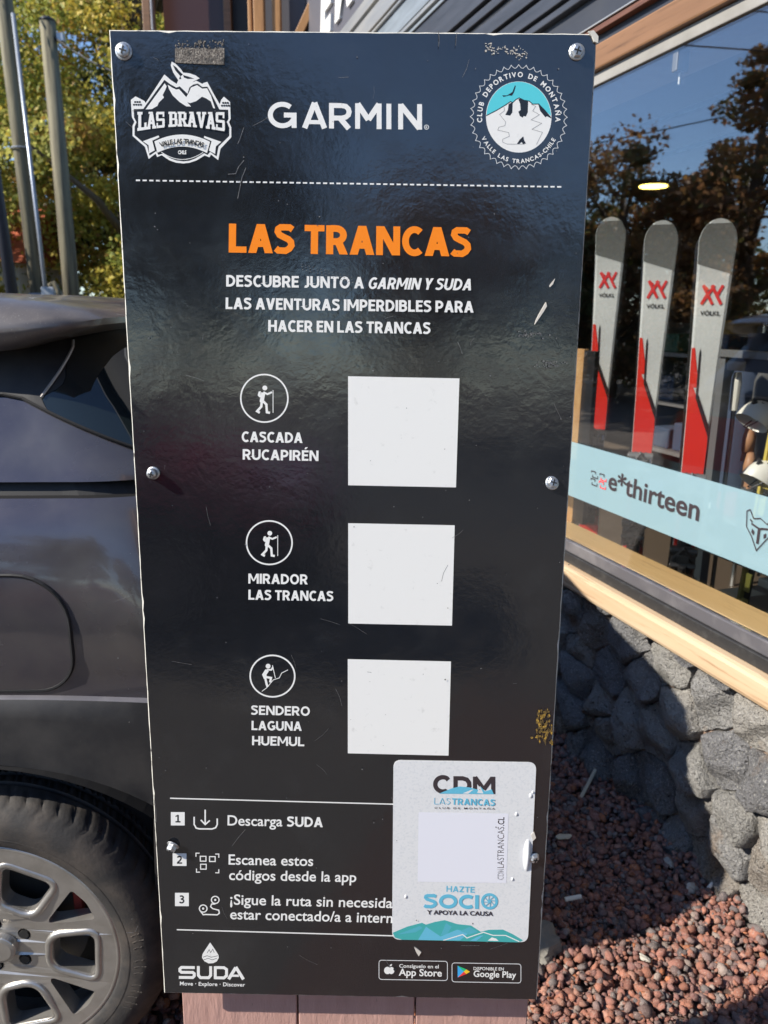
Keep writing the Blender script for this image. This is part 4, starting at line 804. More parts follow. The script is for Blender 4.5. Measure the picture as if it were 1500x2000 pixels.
    for hx in (-.72, -3.30):
        for ya, yb in ((Y0-.004, Y0+.30), (Y1+.004, Y1-.30)):
            rows = []
            for y in (ya, ya*.9+yb*.1, yb): rows.append([(hx+.497*cos(a)-OX, y-OY, .335+.413*sin(a)) for a in lin(-.1, pi+.1, 40)])
            m = MB(); m.grid(rows); m.f.append([2*41+i for i in range(41)]); m.m.append(0); m.build('wheel_arch', 'car_seam', root, smooth=False)
    # wheel (built at the hub, outer face towards -y)
    wheel = bpy.data.objects.new('wheel', None); col.objects.link(wheel); wheel.parent = root; wheel.location = (-.72-OX, Y0-.005-OY, .335)
    N = 320; pf = [(.236, .016), (.240, .004), (.246, -.001), (.262, -.004), (.285, -.006), (.303, -.001), (.316, .010), (.326, .022), (.331, .034), (.3345, .052), (.335, .066), (.328, .068), (.328, .076), (.3355, .078), (.336, .098), (.328, .100), (.328, .110), (.336, .112), (.335, .14), (.331, .17), (.316, .195), (.285, .205), (.24, .200)]
    rows = []
    for (r, y) in pf:
        row = []
        for k in range(N):
            a = 2*pi*k/N; rr = r; j = k % 5
            if .324 < r and y < .06 and y > .02: rr = r-(.0032 if j == 0 else 0)
            if y > .078 and y < .165 and r > .33 and j in (0, 3): rr = r-.005
            a2 = a+(.05*(y-.05)/.05 if .012 < y < .17 else 0); row.append((rr*cos(a2), y, rr*sin(a2)))
        rows.append(row)
    m = MB(); m.grid(rows, closed=True); ty = m.build('tyre', 'rubber', wheel, smooth=True); ty.data.set_sharp_from_angle(angle=radians(35))
    m = MB()
    for rr in (.262, .300): m.tube([(rr*cos(a), -.0035 if rr < .28 else .0015, rr*sin(a)) for a in lin(0, 2*pi, 90)[:-1]], .0016, 4, closed=True)
    m.build('sidewall_rib', 'rubber', wheel)
    m = MB()
    for k in range(26):
        a = -.5+k*.055 if k < 13 else 2.2+(k-13)*.055
        if k % 13 in (5, 9): continue
        for q in range(3 if k % 2 else 2): r0 = .272+.006*q; m.tube([(r0*cos(a+.006*q), -.0052, r0*sin(a+.006*q)), ((r0+.012)*cos(a+.02), -.0056, (r0+.012)*sin(a+.02))], .0012, 4)
    tag(m.build('embossed_marks', 'rubber', wheel), kind='stuff')
    # rim plate with rounded window openings
    def polar(r, a): return (r*cos(a), r*sin(a))
    def rounded(pts, rad, n=5):
        out = []
        for i, p in enumerate(pts):
            p = Vector(p); a = Vector(pts[i-1]); b = Vector(pts[(i+1) % len(pts)]); u = (a-p).normalized(); v = (b-p).normalized()
            for k in range(n+1):
                t = k/n; q = (p+u*rad)*(1-t)**2+p*2*t*(1-t)+(p+v*rad)*t*t; out.append((q.x, q.y))
        return out
    quads = []; tris = []
    for k in range(5):
        a0 = radians(-4+72*k); quads.append(rounded([polar(.108, a0-.30), polar(.196, a0-.275), polar(.196, a0+.275), polar(.108, a0+.30)], .022))
        b0 = a0+radians(36); tris.append(rounded([polar(.118, b0-.035), polar(.210, b0-.19), polar(.214, b0), polar(.210, b0+.19), polar(.118, b0+.035)], .009))
    holes = quads+tris+[[polar(0, 0)]][:0]; outer = [polar(.232, 2*pi*k/72) for k in range(72)]
    for k in range(5):
        a0 = radians(32+72*k); c = polar(.052, a0); holes.append([(c[0]+.0135*cos(t), c[1]+.0135*sin(t)) for t in lin(0, 2*pi, 12)[:-1]])
    loops = [[Vector((x, y, 0)) for x, y in L] for L in [outer]+[h[::-1] for h in holes]]; flat = [p for L in loops for p in L]; tr = geometry.tessellate_polygon(loops); m = MB()
    def depth(p):
        r = p.length; return .010+.012*max(0, (r-.16)/.07)*0+.006*cos(min(1, r/.2)*pi)
    nf = len(flat); m.add([(p.x, depth(p), p.y) for p in flat]+[(p.x, .040, p.y) for p in flat], [list(t) for t in tr]+[[i+nf for i in t][::-1] for t in tr]); k0 = 0
    for L in loops:
        n_ = len(L); m.f += [[k0+i, k0+(i+1) % n_, nf+k0+(i+1) % n_, nf+k0+i] for i in range(n_)]; m.m += [0]*n_; k0 += n_
    rim = m.build('rim', 'alloy', wheel, bevel=.003)
    m = MB()
    for q in quads:
        c = Vector((sum(p[0] for p in q)/len(q), sum(p[1] for p in q)/len(q))); pts = []
        for p in q: d = Vector(p)-c; e = c+d*(1+.009/d.length); pts.append((e.x, .0095, e.y))
        m.tube(pts, .0085, 10, closed=True)
    m.build('spoke_loop', 'alloy', wheel, smooth=True)
    rows = [[(r*cos(a), y, r*sin(a)) for a in lin(0, 2*pi, 96)[:-1]] for r, y in ((.224, .020), (.226, .008), (.232, .004), (.239, .004), (.242, .010), (.240, .020), (.225, .05), (.215, .18))]; m = MB(); m.grid(rows, closed=True); m.build('rim_lip', 'alloy', wheel, smooth=True)
    MB().tube([(0, .014, 0), (0, -.001, 0), (0, -.004, 0)], [.031, .030, .022], 32).build('hub_cap', 'alloy', wheel, smooth=False, bevel=.002)
    for k in range(5): a0 = radians(32+72*k); c = polar(.052, a0); MB().tube([(c[0], .030, c[1]), (c[0], .012, c[1])], .0105, 6).build('wheel_bolt', 'recess', wheel)
    MB().tube([(0, .075, 0), (0, .09, 0)], .15, 40).build('brake_disc', 'brake', wheel); MB().tube([(0, .04, 0), (0, .19, 0)], .06, 24).build('hub', 'recess', wheel)
    MB().tube([(.0, .10, 0), (.0, .19, 0)], .222, 48).build('inner_barrel', 'car_seam', wheel)
    MB().box((.13, .055, .045), (.148, .10, .125)).build('caliper_tag', 'caliper_red', wheel, bevel=.004); MB().box((-.19, .06, -.06), (-.11, .11, .06)).build('caliper', 'brake', wheel, bevel=.01)
    for hx, ry in ((-3.30, 0), (-.72, pi), (-3.30, pi)):
        w2 = copy_tree(wheel, root); w2.location = (hx-OX, (Y0-.005 if ry == 0 else Y1+.005)-OY, .335); w2.rotation_euler = (0, 0, ry)
    return root
car = make_car(); tag(car, 'dusty dark grey hatchback with alloy wheels parked behind the board on the left', 'car', 'parked cars')
c2 = copy_tree(car, swap={'paint_grey': 'paint_maroon', 'paint_dusty': 'paint_maroon'}); c2.location = (-2.45, -4.05, 0); c2.rotation_euler = (0, 0, pi); c2['label'] = 'maroon hatchback parked behind the viewer, mirrored dimly in the glossy board'

# ------------------------------------------------------------------ the information board
DL = radians(2.1); LB = 1.221/cos(DL)
board = empty('information_board', (0, -LB*sin(DL), 0), (-DL, 0, 0)); tag(board, 'tall black printed trail board screwed to pink planks beside the shop', 'notice board')
src = [(213, 60), (1168, 62), (1048, 1952), (320, 1942)]; dst = [(-.3, .7), (.3, .7), (.3, -.7), (-.3, -.7)]
A = []; B = []
for (x, y), (u, v) in zip(src, dst): A += [[x, y, 1, 0, 0, 0, -u*x, -u*y], [0, 0, 0, x, y, 1, -v*x, -v*y]]; B += [u, v]
Hh = np.append(np.linalg.solve(np.array(A, float), np.array(B, float)), 1).reshape(3, 3)
def px(x, y): q = Hh @ np.array([x, y, 1.]); return (q[0]/q[2], q[1]/q[2])
r = random.Random(4); outl = []
def edge(a, b, n):
    for i in range(n):
        t = i/n; outl.append((a[0]+(b[0]-a[0])*t, a[1]+(b[1]-a[1])*t))
edge((-.3, -.7), (.3, -.7), 50); edge((.3, -.7), (.3, .688), 110); outl += [(.2995, .692), (.297, .698)]; edge((.293, .7), (-.3, .7), 50); edge((-.3, .7), (-.3, -.7), 110)
def inn(p, k): return (p[0]*(1-k/.3), p[1]*(1-k/.7))
O1 = [inn(p, r.uniform(0, .0005)) for p in outl]; I1 = [inn(p, .0014+abs(r.gauss(0, .00022))+(.0015 if r.random() < .03 else 0)) for p in outl]
def b3(p, y): return (p[0], y, p[1]+LB)
n = len(outl); m = MB(); m.add([b3(p, 0) for p in I1], [list(t) for t in geometry.tessellate_polygon([[Vector((a, b, 0)) for a, b in I1]])]); panel = m.build('panel', 'board_black', board, recalc=False)
me = panel.data; b_ = bmesh.new(); b_.from_mesh(me); bmesh.ops.recalc_face_normals(b_, faces=b_.faces)
if sum(f.normal.y for f in b_.faces) > 0: bmesh.ops.reverse_faces(b_, faces=b_.faces)
b_.to_mesh(me); b_.free()
m = MB(); m.grid([[b3(p, 0) for p in I1], [b3(p, .0012) for p in O1], [b3(p, .004) for p in O1]], closed=True); m.f.append([2*n+i for i in range(n)]); m.m.append(0); m.build('panel_edge', 'edge_core', board)
uj = [px(341, 1975)[0], px(575, 1975)[0], px(812, 1975)[0], px(1041, 1975)[0]]
for i in range(3):
    m = MB(); m.box((uj[i]+.0015, .036, .02), (uj[i+1]-.0015, .058, 1.88)); m.build('plank', 'pink_paint', board, bevel=.002)
for z in (.66, 1.25, 1.80): m = MB(); m.box((-.26, .005, z), (.27, .035, z+.045)); m.build('batten', 'batten', board)
for x in (-.02, .2): m = MB(); m.box((x-.03, .059, -.1), (x+.03, .11, 1.85)); m.build('post', 'batten', board, bevel=.003)
def screw(x, y, hexa, tilt=(0, 0), rad=.0098, stand=.006):
    u, v = px(x, y); sc_ = bpy.data.objects.new('screw', None); col.objects.link(sc_); sc_.parent = board; sc_.location = (u, -.0005, v+LB); sc_.rotation_euler = (tilt[0], 0, tilt[1])
    m = MB(); m.grid([[(q*cos(a), y_, q*sin(a)) for a in lin(0, 2*pi, 20)[:-1]] for q, y_ in ((rad, .0), (rad, -.0012), (rad*.86, -.0022), (rad*.72, -.0024))], closed=True); m.build('washer', 'zinc', sc_, smooth=False)
    nn = 6 if hexa else 20; m = MB(); R_ = [(rad*.78, 0), (rad*.80, -stand*.75), (rad*.62, -stand), (rad*.3, -stand*1.08), (.0002, -stand*1.1)]
    m.grid([[(q*cos(a), y_, q*sin(a)) for a in lin(0, 2*pi, nn)[:-1]] for q, y_ in R_], closed=True); m.build('screw_head', 'zinc', sc_, smooth=not hexa)
    m = MB(); L_ = rad*.45; m.box((-L_, -stand*1.12-.0002, -.0009), (L_, -stand*.9, .0009), mat=Matrix.Rotation(.3, 4, 'Y')); m.box((-.0009, -stand*1.12-.0003, -L_), (.0009, -stand*.9, L_), mat=Matrix.Rotation(.3, 4, 'Y')); m.build('cross_recess', 'recess', sc_)
    m = MB(); m.tube([(0, 0, 0), (0, .03, 0)], .003, 8); m.build('shank', 'zinc', sc_)
screw(243, 103, False, rad=.0105); screw(1127, 99, True, rad=.0098); screw(300, 926, False, rad=.0088, stand=.012); screw(1078, 941, True, (-.25, .2), .0098); screw(338, 1652, True, (.5, -.3), .0098, .010); screw(1042, 1673, True, (.1, .3), .0085)
def T3(a, b, l): return (a, -l, b+LB)
def F(lift=.0004): return Flat(px, T3, lift)
# --- main lettering
f = F(); ctext(f, 'LAS TRANCAS', 447, 494.5, 920, 500, 56.5, .250, gap=.05); f.build('headline', ['print_orange'], board)
for a in (('DESCUBRE JUNTO A', 442, 561, 711, 563.5, 22.5), ('LAS AVENTURAS IMPERDIBLES PARA', 441, 605, 925, 609.5, 22.5), ('HACER EN LAS TRANCAS', 524, 648.5, 841, 651.5, 22.5), ('CASCADA', 472, 864.5, 591, 866, 20.5), ('RUCAPIRÉN', 474, 899, 622, 901, 20.5), ('MIRADOR', 485, 1141, 601, 1142, 19.5), ('LAS TRANCAS', 485, 1172.5, 651, 1174.5, 19.5), ('SENDERO', 490, 1397, 605, 1398.5, 18), ('LAGUNA', 491, 1427, 589, 1428, 18), ('HUEMUL', 492, 1456.5, 594, 1458, 18), ('SUDA', 560, 1615, 630, 1616, 19.5)):
    f = F(); ctext(f, *a, .222, gap=.07); f.build('lettering', ['print_white'], board)
f = F(); ctext(f, 'GARMIN Y SUDA', 718, 564, 925, 566, 22.5, .21, .2, gap=.07); f.build('lettering', ['print_white'], board)
for a in (('Descarga', 444, 1613.5, 551, 1615, 20, .012), ('Escanea estos', 446, 1690, 611, 1692, 20, .012), ('códigos desde la app', 447, 1720, 695, 1723, 20, .012), ('¡Sigue la ruta sin necesidad', 449, 1768, 780, 1773.5, 20, .012), ('estar conectado/a a internet', 449, 1796.5, 792, 1803, 20, .012)): f = F(); f.text(*a); f.build('lettering', ['print_white'], board)
# garmin wordmark drawn with strokes
f = F(); t_ = 9.6
def gl(x, y): return (x, y+(x-524)*.0085)
def gs(pts, c=False, wd=t_): f.stroke([gl(*p) for p in pts], wd, c)
gs([(552+23.5*cos(a), 225+21*sin(a)) for a in [radians(d) for d in range(-48, -352, -12)]][0:26]); gs([(575, 250), (575, 225), (555, 225)])
gs([(595.5, 250), (615, 200)], wd=10.5); gs([(615, 200), (634.5, 250)], wd=10.5); gs([(603, 238), (627, 238)], wd=8)
gs([(648, 250), (648, 205), (668, 205)]); gs([(668, 205), (676, 206.5), (681, 211.5), (682.5, 217), (681, 223), (676, 227.5), (668, 229.5), (648, 229.5)]); gs([(664, 229), (682, 250)], wd=10.5)
gs([(699, 250), (699, 200)]); gs([(699, 201), (720, 232)], wd=11); gs([(720, 232), (741, 201)], wd=11); gs([(741, 200), (741, 250)])
gs([(760, 200), (760, 250)]); gs([(783, 250), (783, 200)]); gs([(783, 202), (820, 248)], wd=11); gs([(820, 200), (820, 250)])
f.ring(833.5, 247.5, 4.2, 4.2, 1.1); f.text('R', 831.8, 250, 835.4, 250, 4.5, .02); f.build('wordmark', ['print_white'], board)
# dashed rule and solid rules
f = F(); x = 266
while x < 1098: yy = 354.5+(x-266)*.0102; f.rect(x, yy-1.5, x+8.2, yy+1.5); x += 13.05
f.build('dashed_rule', ['print_white'], board)
for a in ([(332, 1561), (775, 1570.5)], [(345, 1817.5), (775, 1827.5)]): f = F(); f.stroke(a, 2.3); f.build('rule', ['print_white'], board)
# --- mountain crest at the left
def z8(pts): return [(240+a/6.667, 40+b/6.667) for a, b in pts]
f = F()
f.poly(z8([(545, 715), (630, 790), (705, 838), (725, 790), (660, 690), (628, 600), (640, 548), (690, 575), (755, 640), (790, 690), (870, 698), (950, 725), (1005, 765), (930, 800), (905, 818), (960, 795), (1040, 835), (1060, 822), (1103, 808), (1190, 970), (1265, 1100), (1285, 1040), (1320, 1000), (1400, 1070), (1407, 1290), (1385, 1330), (1415, 1400), (1415, 1530), (1275, 1680), (1245, 1828), (1150, 1755), (1132, 1792), (1070, 1768), (960, 1835), (870, 1865), (790, 1874), (700, 1865), (610, 1835), (510, 1768), (450, 1792), (430, 1748), (340, 1818), (290, 1660), (130, 1520), (130, 1385), (155, 1335), (122, 1275), (108, 1050), (170, 1003), (285, 1062), (300, 1090)]))
f.poly(z8([(545, 785), (620, 842), (700, 885), (745, 870), (845, 965), (872, 880), (920, 845), (980, 832), (1040, 876), (1105, 872), (1160, 970), (1262, 1168), (1375, 1170), (1380, 1290), (1355, 1330), (1390, 1405), (1390, 1512), (1250, 1650), (1225, 1780), (1140, 1722), (1105, 1762), (1062, 1738), (950, 1806), (870, 1838), (790, 1846), (700, 1836), (620, 1806), (530, 1745), (465, 1765), (440, 1715), (352, 1775), (318, 1645), (157, 1510), (157, 1400), (182, 1340), (150, 1280), (145, 1170), (270, 1165)]), 1)
f.poly(z8([(548, 832), (575, 868), (560, 910), (522, 985), (540, 1015), (470, 1085), (455, 1125), (380, 1168), (300, 1172)])); f.poly(z8([(588, 850), (650, 888), (700, 912), (735, 905), (830, 1010), (868, 940), (890, 885), (970, 852), (1040, 898), (1100, 892), (1150, 985), (1205, 1155), (1180, 1150), (1150, 1065), (1090, 1025), (1035, 1002), (960, 1060), (880, 1088), (842, 1075), (892, 1132), (830, 1130), (740, 1072), (650, 985), (605, 905)]))
f.poly(z8([(652, 588), (700, 622), (745, 675), (785, 715), (755, 740), (765, 775), (735, 775), (750, 735), (690, 665)]), 1); f.poly(z8([(788, 722), (860, 742), (935, 768), (850, 772), (800, 755)]), 1)
for x0, y0 in ((195, 1095), (1340, 1100)):
    for k in range(7): f.ell(240+(x0-45+15*k)/6.667, 40+(y0+(-1)**k*18)/6.667, 2.2, 2.0, 1, 8)
# ribbon
def arcp(x0, x1, yb, rise, n=14): return [(x0+(x1-x0)*i/n, yb-rise*(1-(2*i/n-1)**2)) for i in range(n+1)]
f.poly(z8([(265, 1588), (470, 1512), (480, 1535), (388, 1580), (420, 1705), (345, 1748), (340, 1640)])); f.poly(z8([(1285, 1590), (1065, 1515), (1060, 1538), (1160, 1582), (1125, 1705), (1205, 1748), (1215, 1650)]))
f.poly(z8(arcp(415, 1140, 1590, 92)+arcp(1100, 455, 1738, 84))); f.stroke(z8(arcp(505, 1050, 1728, -95)), 1.2); f.build('crest', ['print_white', 'print_dark'], board)
f = F(.0011)
slab = {'L': [('r', .1, 0, .42, 1), ('r', 0, .85, .56, 1), ('r', 0, 0, 1, .16), ('r', .76, 0, 1, .40)],
 'A': [('q', .06, .1, .34, .1, .66, 1, .36, 1), ('q', .66, .1, .94, .1, .66, 1, .34, 1), ('r', .24, .28, .76, .42), ('r', -.03, 0, .40, .16), ('r', .60, 0, 1.03, .16), ('r', .2, .88, .6, 1)],
 'S': [('r', .05, .84, .95, 1), ('r', .05, .43, .95, .58), ('r', .05, 0, .95, .16), ('r', 0, .50, .28, .94), ('r', .72, .06, 1, .52), ('r', .76, .68, .95, 1), ('r', .05, 0, .22, .32)],
 'B': [('r', .1, 0, .42, 1), ('r', 0, .85, .78, 1), ('r', 0, 0, .84, .16), ('r', .2, .44, .84, .57), ('r', .66, .5, .94, .93), ('r', .70, .07, 1, .5)],
 'R': [('r', .1, 0, .40, 1), ('r', 0, .85, .78, 1), ('r', 0, 0, .48, .16), ('r', .2, .42, .80, .56), ('r', .64, .48, .92, .93), ('q', .45, .45, .72, .45, .98, .1, .68, .1), ('r', .62, 0, 1.05, .16)],
 'V': [('q', .06, .92, .36, .92, .62, 0, .38, 0), ('q', .64, .92, .94, .92, .62, 0, .38, 0), ('r', -.03, .85, .42, 1), ('r', .58, .85, 1.03, 1)]}
x = 195; ws = [('L', 120), ('A', 118), ('S', 112), (' ', 42), ('B', 118), ('R', 122), ('A', 120), ('V', 118), ('A', 120), ('S', 120)]; gap = (1335-195-sum(q for _, q in ws))/9
for ch, wd in ws:
    if ch != ' ':
        def mp(a, b, x=x, wd=wd):
            X = x+a*wd; e = abs((X-765)/570); top = 1203+4*e; bot = 1395+62*e**1.6; return (240+X/6.667, 40+(bot-(bot-top)*b)/6.667)
        for s_ in slab[ch]:
            if s_[0] == 'r': f.poly([mp(s_[1], s_[2]), mp(s_[3], s_[2]), mp(s_[3], s_[4]), mp(s_[1], s_[4])])
            else: f.poly([mp(*s_[1:3]), mp(*s_[3:5]), mp(*s_[5:7]), mp(*s_[7:9])])
    x += wd+gap
f.arc('VALLE LAS TRANCAS', 240+775/6.667, 40+2420/6.667, 800/6.667, 800/6.667, 109.5, 70.5, 9.6, .032, 1, wk=.88); f.text('CHILE', 240+728/6.667, 40+1758/6.667, 240+835/6.667, 40+1758/6.667, 7.5, .04); f.build('crest_lettering', ['print_white', 'print_dark'], board)
# --- round club badge
def z6(pts): return [(900+a/6.818, 100+b/6.818) for a, b in pts]
cx, cy = 900+775/6.818, 100+863/6.818
f = F(); f.ell(cx, cy, 64, 69.5, 0, 64)
sky_ = [(345+0, 835)]+[(775+430*cos(radians(a)), 863-470*sin(radians(a))) for a in range(176, 2, -6)]+[(1205, 850), (1130, 775), (1040, 690), (1000, 685), (960, 690), (915, 650), (850, 640), (780, 612), (735, 635), (700, 670), (670, 655), (600, 700), (480, 770), (345, 838)]
f.poly(z6(sky_), 1)
f.stroke(z6([(342, 848), (480, 776), (600, 704), (665, 658), (695, 672), (735, 632), (780, 608), (850, 640), (915, 650), (960, 690), (1040, 688), (1130, 780), (1208, 875)]), 1.8, mi=2)
for p in ([(640, 690), (695, 665), (690, 800), (660, 845), (595, 835), (630, 770)], [(770, 625), (800, 615), (850, 640), (900, 655), (895, 800), (870, 855), (840, 850), (825, 870), (790, 850), (770, 790), (800, 770), (795, 690)], [(1035, 690), (1060, 700), (1130, 780), (1210, 880), (1150, 850), (1130, 865), (1060, 780)]): f.poly(z6(p), 2)
f.stroke(z6([(580, 730), (585, 780), (520, 830), (560, 880), (600, 930), (590, 980), (510, 1000), (495, 1040), (640, 1070), (650, 1120), (560, 1160), (560, 1200), (620, 1225), (850, 1225)]), .9, mi=3); f.stroke(z6([(940, 690), (1000, 720), (960, 780), (1050, 830), (940, 900), (1080, 945), (950, 1025), (1090, 1065), (1010, 1230)]), .9, mi=3)
f.poly(z6([(555, 575), (620, 575), (690, 530), (725, 440), (735, 450), (715, 520), (700, 555), (680, 580), (650, 575), (570, 595)]), 2); f.poly(z6([(750, 1220), (790, 1160), (835, 1120), (845, 1170), (870, 1215), (830, 1222), (810, 1195), (780, 1222)]), 2)
sc_pts = []
for k in range(400):
    th = 2*pi*k/400; q = 1-.068*abs(sin(th*20)); sc_pts.append((cx+94.8*q*cos(th), cy-102.5*q*sin(th)))
f.stroke(sc_pts, 1.1, True, 4); f.build('club_badge', ['print_white', 'print_cyan', 'print_dark', 'print_grey', 'paper'], board)
f = F(); f.arc('CLUB DEPORTIVO DE MONTAÑA', cx, cy, 71.5, 78, 188, -7, 10.0, .03, wk=.95); f.arc('VALLE LAS TRANCAS-CHILE', cx, cy, 82.5, 90.5, 207, 331, 8.2, .025, inward=True, wk=1.0); f.build('badge_lettering', ['print_white'], board)
# --- white squares (codes left out)
for q in (((680, 735), (897.5, 738), (890.5, 951), (680, 948)), ((680, 1022), (888, 1025), (882.5, 1221), (680, 1218)), ((679, 1287.5), (880.5, 1291), (875.5, 1475), (679, 1471.5))):
    f = F(); f.poly(q); f.build('blank_square', ['print_white'], board)
# --- hiker icons
def hiker(cx, cy, rx, ry, kind):
    f = F(); f.ring(cx, cy, rx, ry, 3.0); k = rx/46
    def P(pts): return [(cx+a*k, cy+b*k*ry/rx) for a, b in pts]
    if kind == 0:
        f.ell(*P([(1, -20)])[0], 4.8*k, 4.8*k, n=16); f.stroke(P([(-2, -11), (-5, 5), (-2, 9)]), 8*k); f.stroke(P([(-2, -12), (6, -8), (15, -12)]), 3.6*k); f.poly(P([(-7, -14), (-11, -13), (-13, -6), (-10, -2), (-7, -2)])); f.stroke(P([(-4, 4), (4, 12), (5, 27), (11, 28)]), 4.6*k); f.stroke(P([(-5, 5), (-6, 16), (-14, 25), (-9, 28)]), 4.6*k); f.stroke(P([(17, -16), (17, 28)]), 1.4*k)
    else:
        f.ell(*P([(-9, -22)])[0], 5*k, 5*k, n=16); f.stroke(P([(-11, -13), (-17, -3), (-14, 5)]), 8*k); f.stroke(P([(-12, -14), (-2, -14), (1, -20)]), 3.4*k); f.stroke(P([(-14, 2), (-3, 4), (-5, 14)]), 4.6*k); f.stroke(P([(-15, 4), (-12, 18), (-10, 24)]), 4.6*k); f.stroke(P([(0, -24), (6, 4)]), 1.5*k); f.stroke(P([(-22, 34), (-12, 26), (2, 8), (14, 4), (19, -7), (32, -14)]), 1.4*k)
    f.build('hiker_icon', ['print_white'], board)
hiker(516.5, 779, 46, 46.5, 0); hiker(526, 1061, 44.5, 42.5, 0); hiker(532, 1321.5, 43.5, 40.5, 1)
# --- numbered steps
for (x, y, d) in ((333.5, 1588, '1'), (337, 1668.5, '2'), (341.5, 1745.5, '3')):
    f = F(); f.rect(x, y, x+27, y+26 if d != '2' else y+24.5); ctext(f, d, x+(9 if d == '1' else 8), y+20.3, x+(18 if d == '1' else 18.5), y+20.3, 15, .22, mi=1); f.build('step_number', ['print_white', 'print_dark'], board)
f = F()
f.stroke([(379, 1597), (379, 1612), (383, 1619), (389, 1620.5), (414, 1620.5), (421, 1618), (424, 1612), (424, 1600)], 2.8); f.stroke([(400.5, 1583), (400.5, 1610)], 2.8); f.stroke([(392, 1603), (400.5, 1612), (409.5, 1604)], 2.8); f.build('download_icon', ['print_white'], board)
f = F()
for x, y, a, b in ((382.5, 1668, 1, 1), (427, 1669.5, -1, 1), (383.5, 1705, 1, -1), (427, 1706, -1, -1)): f.stroke([(x, y+7*b), (x, y), (x+7*a, y)], 1.9)
for x, y in ((391, 1674), (409, 1674.5), (391.5, 1689.5)): f.stroke([(x, y), (x+11, y), (x+11, y+9.5), (x, y+9.5)], 2, True)
f.build('scan_icon', ['print_white'], board); f = F()
for x, y in ((396.5, 1776), (420, 1759)): f.ring(x, y, 7.5, 7, 2.2, n=24); f.ell(x, y, 2.2, 2.2, n=8)
f.stroke([(392, 1782), (396.5, 1788), (401, 1787.5), (424, 1788), (428, 1785), (427, 1779), (415, 1776), (411, 1772), (413, 1767), (420, 1767)], 2.3); f.build('route_icon', ['print_white', 'print_dark'], board)
# --- logo at the foot
f = F()
f.poly([(410, 1842), (419, 1855), (426, 1866), (427, 1872), (423, 1879), (416, 1882.5), (407, 1883), (399, 1879), (394, 1872), (395, 1865), (402, 1854)])
f.stroke([(396, 1871), (404, 1868), (412, 1871), (425, 1868)], 1.0, mi=1); f.stroke([(398, 1876), (406, 1873), (414, 1876), (423, 1873)], 1.0, mi=1); f.stroke([(404, 1863), (408, 1856), (411, 1862), (415, 1855), (418, 1862)], .9, mi=1)
def su(pts, wd=5.6, c=False): f.stroke([(a, b+(a-348)*.006) for a, b in pts], wd, c)
su([(380, 1891), (354, 1891), (351, 1894), (351, 1898), (354, 1900.5), (376, 1900.5), (379, 1903), (379, 1907.5), (376, 1910.5), (349, 1910.5)]); su([(387, 1888), (387, 1906), (391, 1910.5), (407, 1910.5), (411, 1906), (411, 1888)]); su([(420, 1890.5), (437, 1890.5), (442, 1894), (442, 1906), (437, 1910.5), (420, 1910.5)]); su([(420, 1888), (420, 1913)]); su([(446, 1913), (460, 1890)], 6.2); su([(460, 1889), (475, 1913)], 6.2); su([(452, 1906), (466, 1906)], 4.4)
f.text('Move · Explore · Discover', 351, 1926, 478, 1928, 7.6, .02, spacing=1.06); f.build('foot_logo', ['print_white', 'print_dark'], board)
def rr_px(x0, y0, x1, y1, r, sk=0.):
    o = []
    for cx_, cy_, a0 in ((x1-r, y0+r, -90), (x1-r, y1-r, 0), (x0+r, y1-r, 90), (x0+r, y0+r, 180)):
        for k in range(6): a = radians(a0+k*18); X = cx_+r*cos(a); o.append((X, cy_+r*sin(a)+(X-x0)*sk))
    return o
f = F(); f.stroke(rr_px(739.5, 1875, 873, 1912.5, 5, .012), 1.3, True, 1); f.text('Consíguelo en el', 779, 1889.3, 856, 1890.5, 7, .012); f.text('App Store', 778, 1905, 862, 1906.5, 14, .018)
f.ell(756, 1895, 6.6, 7.2, n=20); f.ell(763.5, 1895, 6.0, 7.0, n=20); f.ell(771, 1892.5, 3.6, 3.6, 2, 12); f.poly([(760, 1887), (761, 1884), (765, 1882), (764.5, 1885.5)]); f.build('store_badge', ['print_white', 'paper', 'print_dark'], board)
f = F(); f.stroke(rr_px(882, 1879.5, 1016.5, 1916.5, 5, .012), 1.3, True, 1); f.text('DISPONIBLE EN', 924, 1893.3, 983, 1894, 6, .012); f.text('Google Play', 924, 1906.5, 1007, 1908.5, 12.5, .018)
f.poly([(893, 1885), (893, 1908), (905, 1896.5)], 2); f.poly([(893, 1885), (910, 1892), (905, 1896.5)], 3); f.poly([(893, 1908), (910, 1901), (905, 1896.5)], 5); f.poly([(910, 1892), (917, 1896.5), (910, 1901), (905, 1896.5)], 4); f.build('store_badge', ['print_white', 'paper', 'play_blue', 'play_green', 'play_yellow', 'play_red'], board)
# --- pasted sticker
def zs(pts): return [(730+a/3.703, 1460+b/3.703) for a, b in pts]
cor = [(768, 1484), (1047, 1487), (1030, 1838), (765, 1834)]
def quad_round(c, r):
    o = []
    for i in range(4):
        p = Vector(c[i]); a = (Vector(c[i-1])-p).normalized(); b = (Vector(c[(i+1) % 4])-p).normalized()
        for k in range(7): t = k/6; q = (p+a*r)*(1-t)**2+p*2*t*(1-t)+(p+b*r)*t*t; o.append((q.x, q.y))
    return o
so_l = [px(*q) for q in quad_round(cor, 15)]
m = MB(); m.prism([(a, -.0011, b+LB) for a, b in so_l], (0, 1, 0), .0009); stk = m.build('sticker', 'paper', board)
def FS(l=.00125): return Flat(px, T3, l)
f = FS(); f.poly(quad_round(zs([(322, 463), (972, 470), (955, 972), (315, 965)]), 1.5)); f.build('code_field', ['paper_pale'], stk)
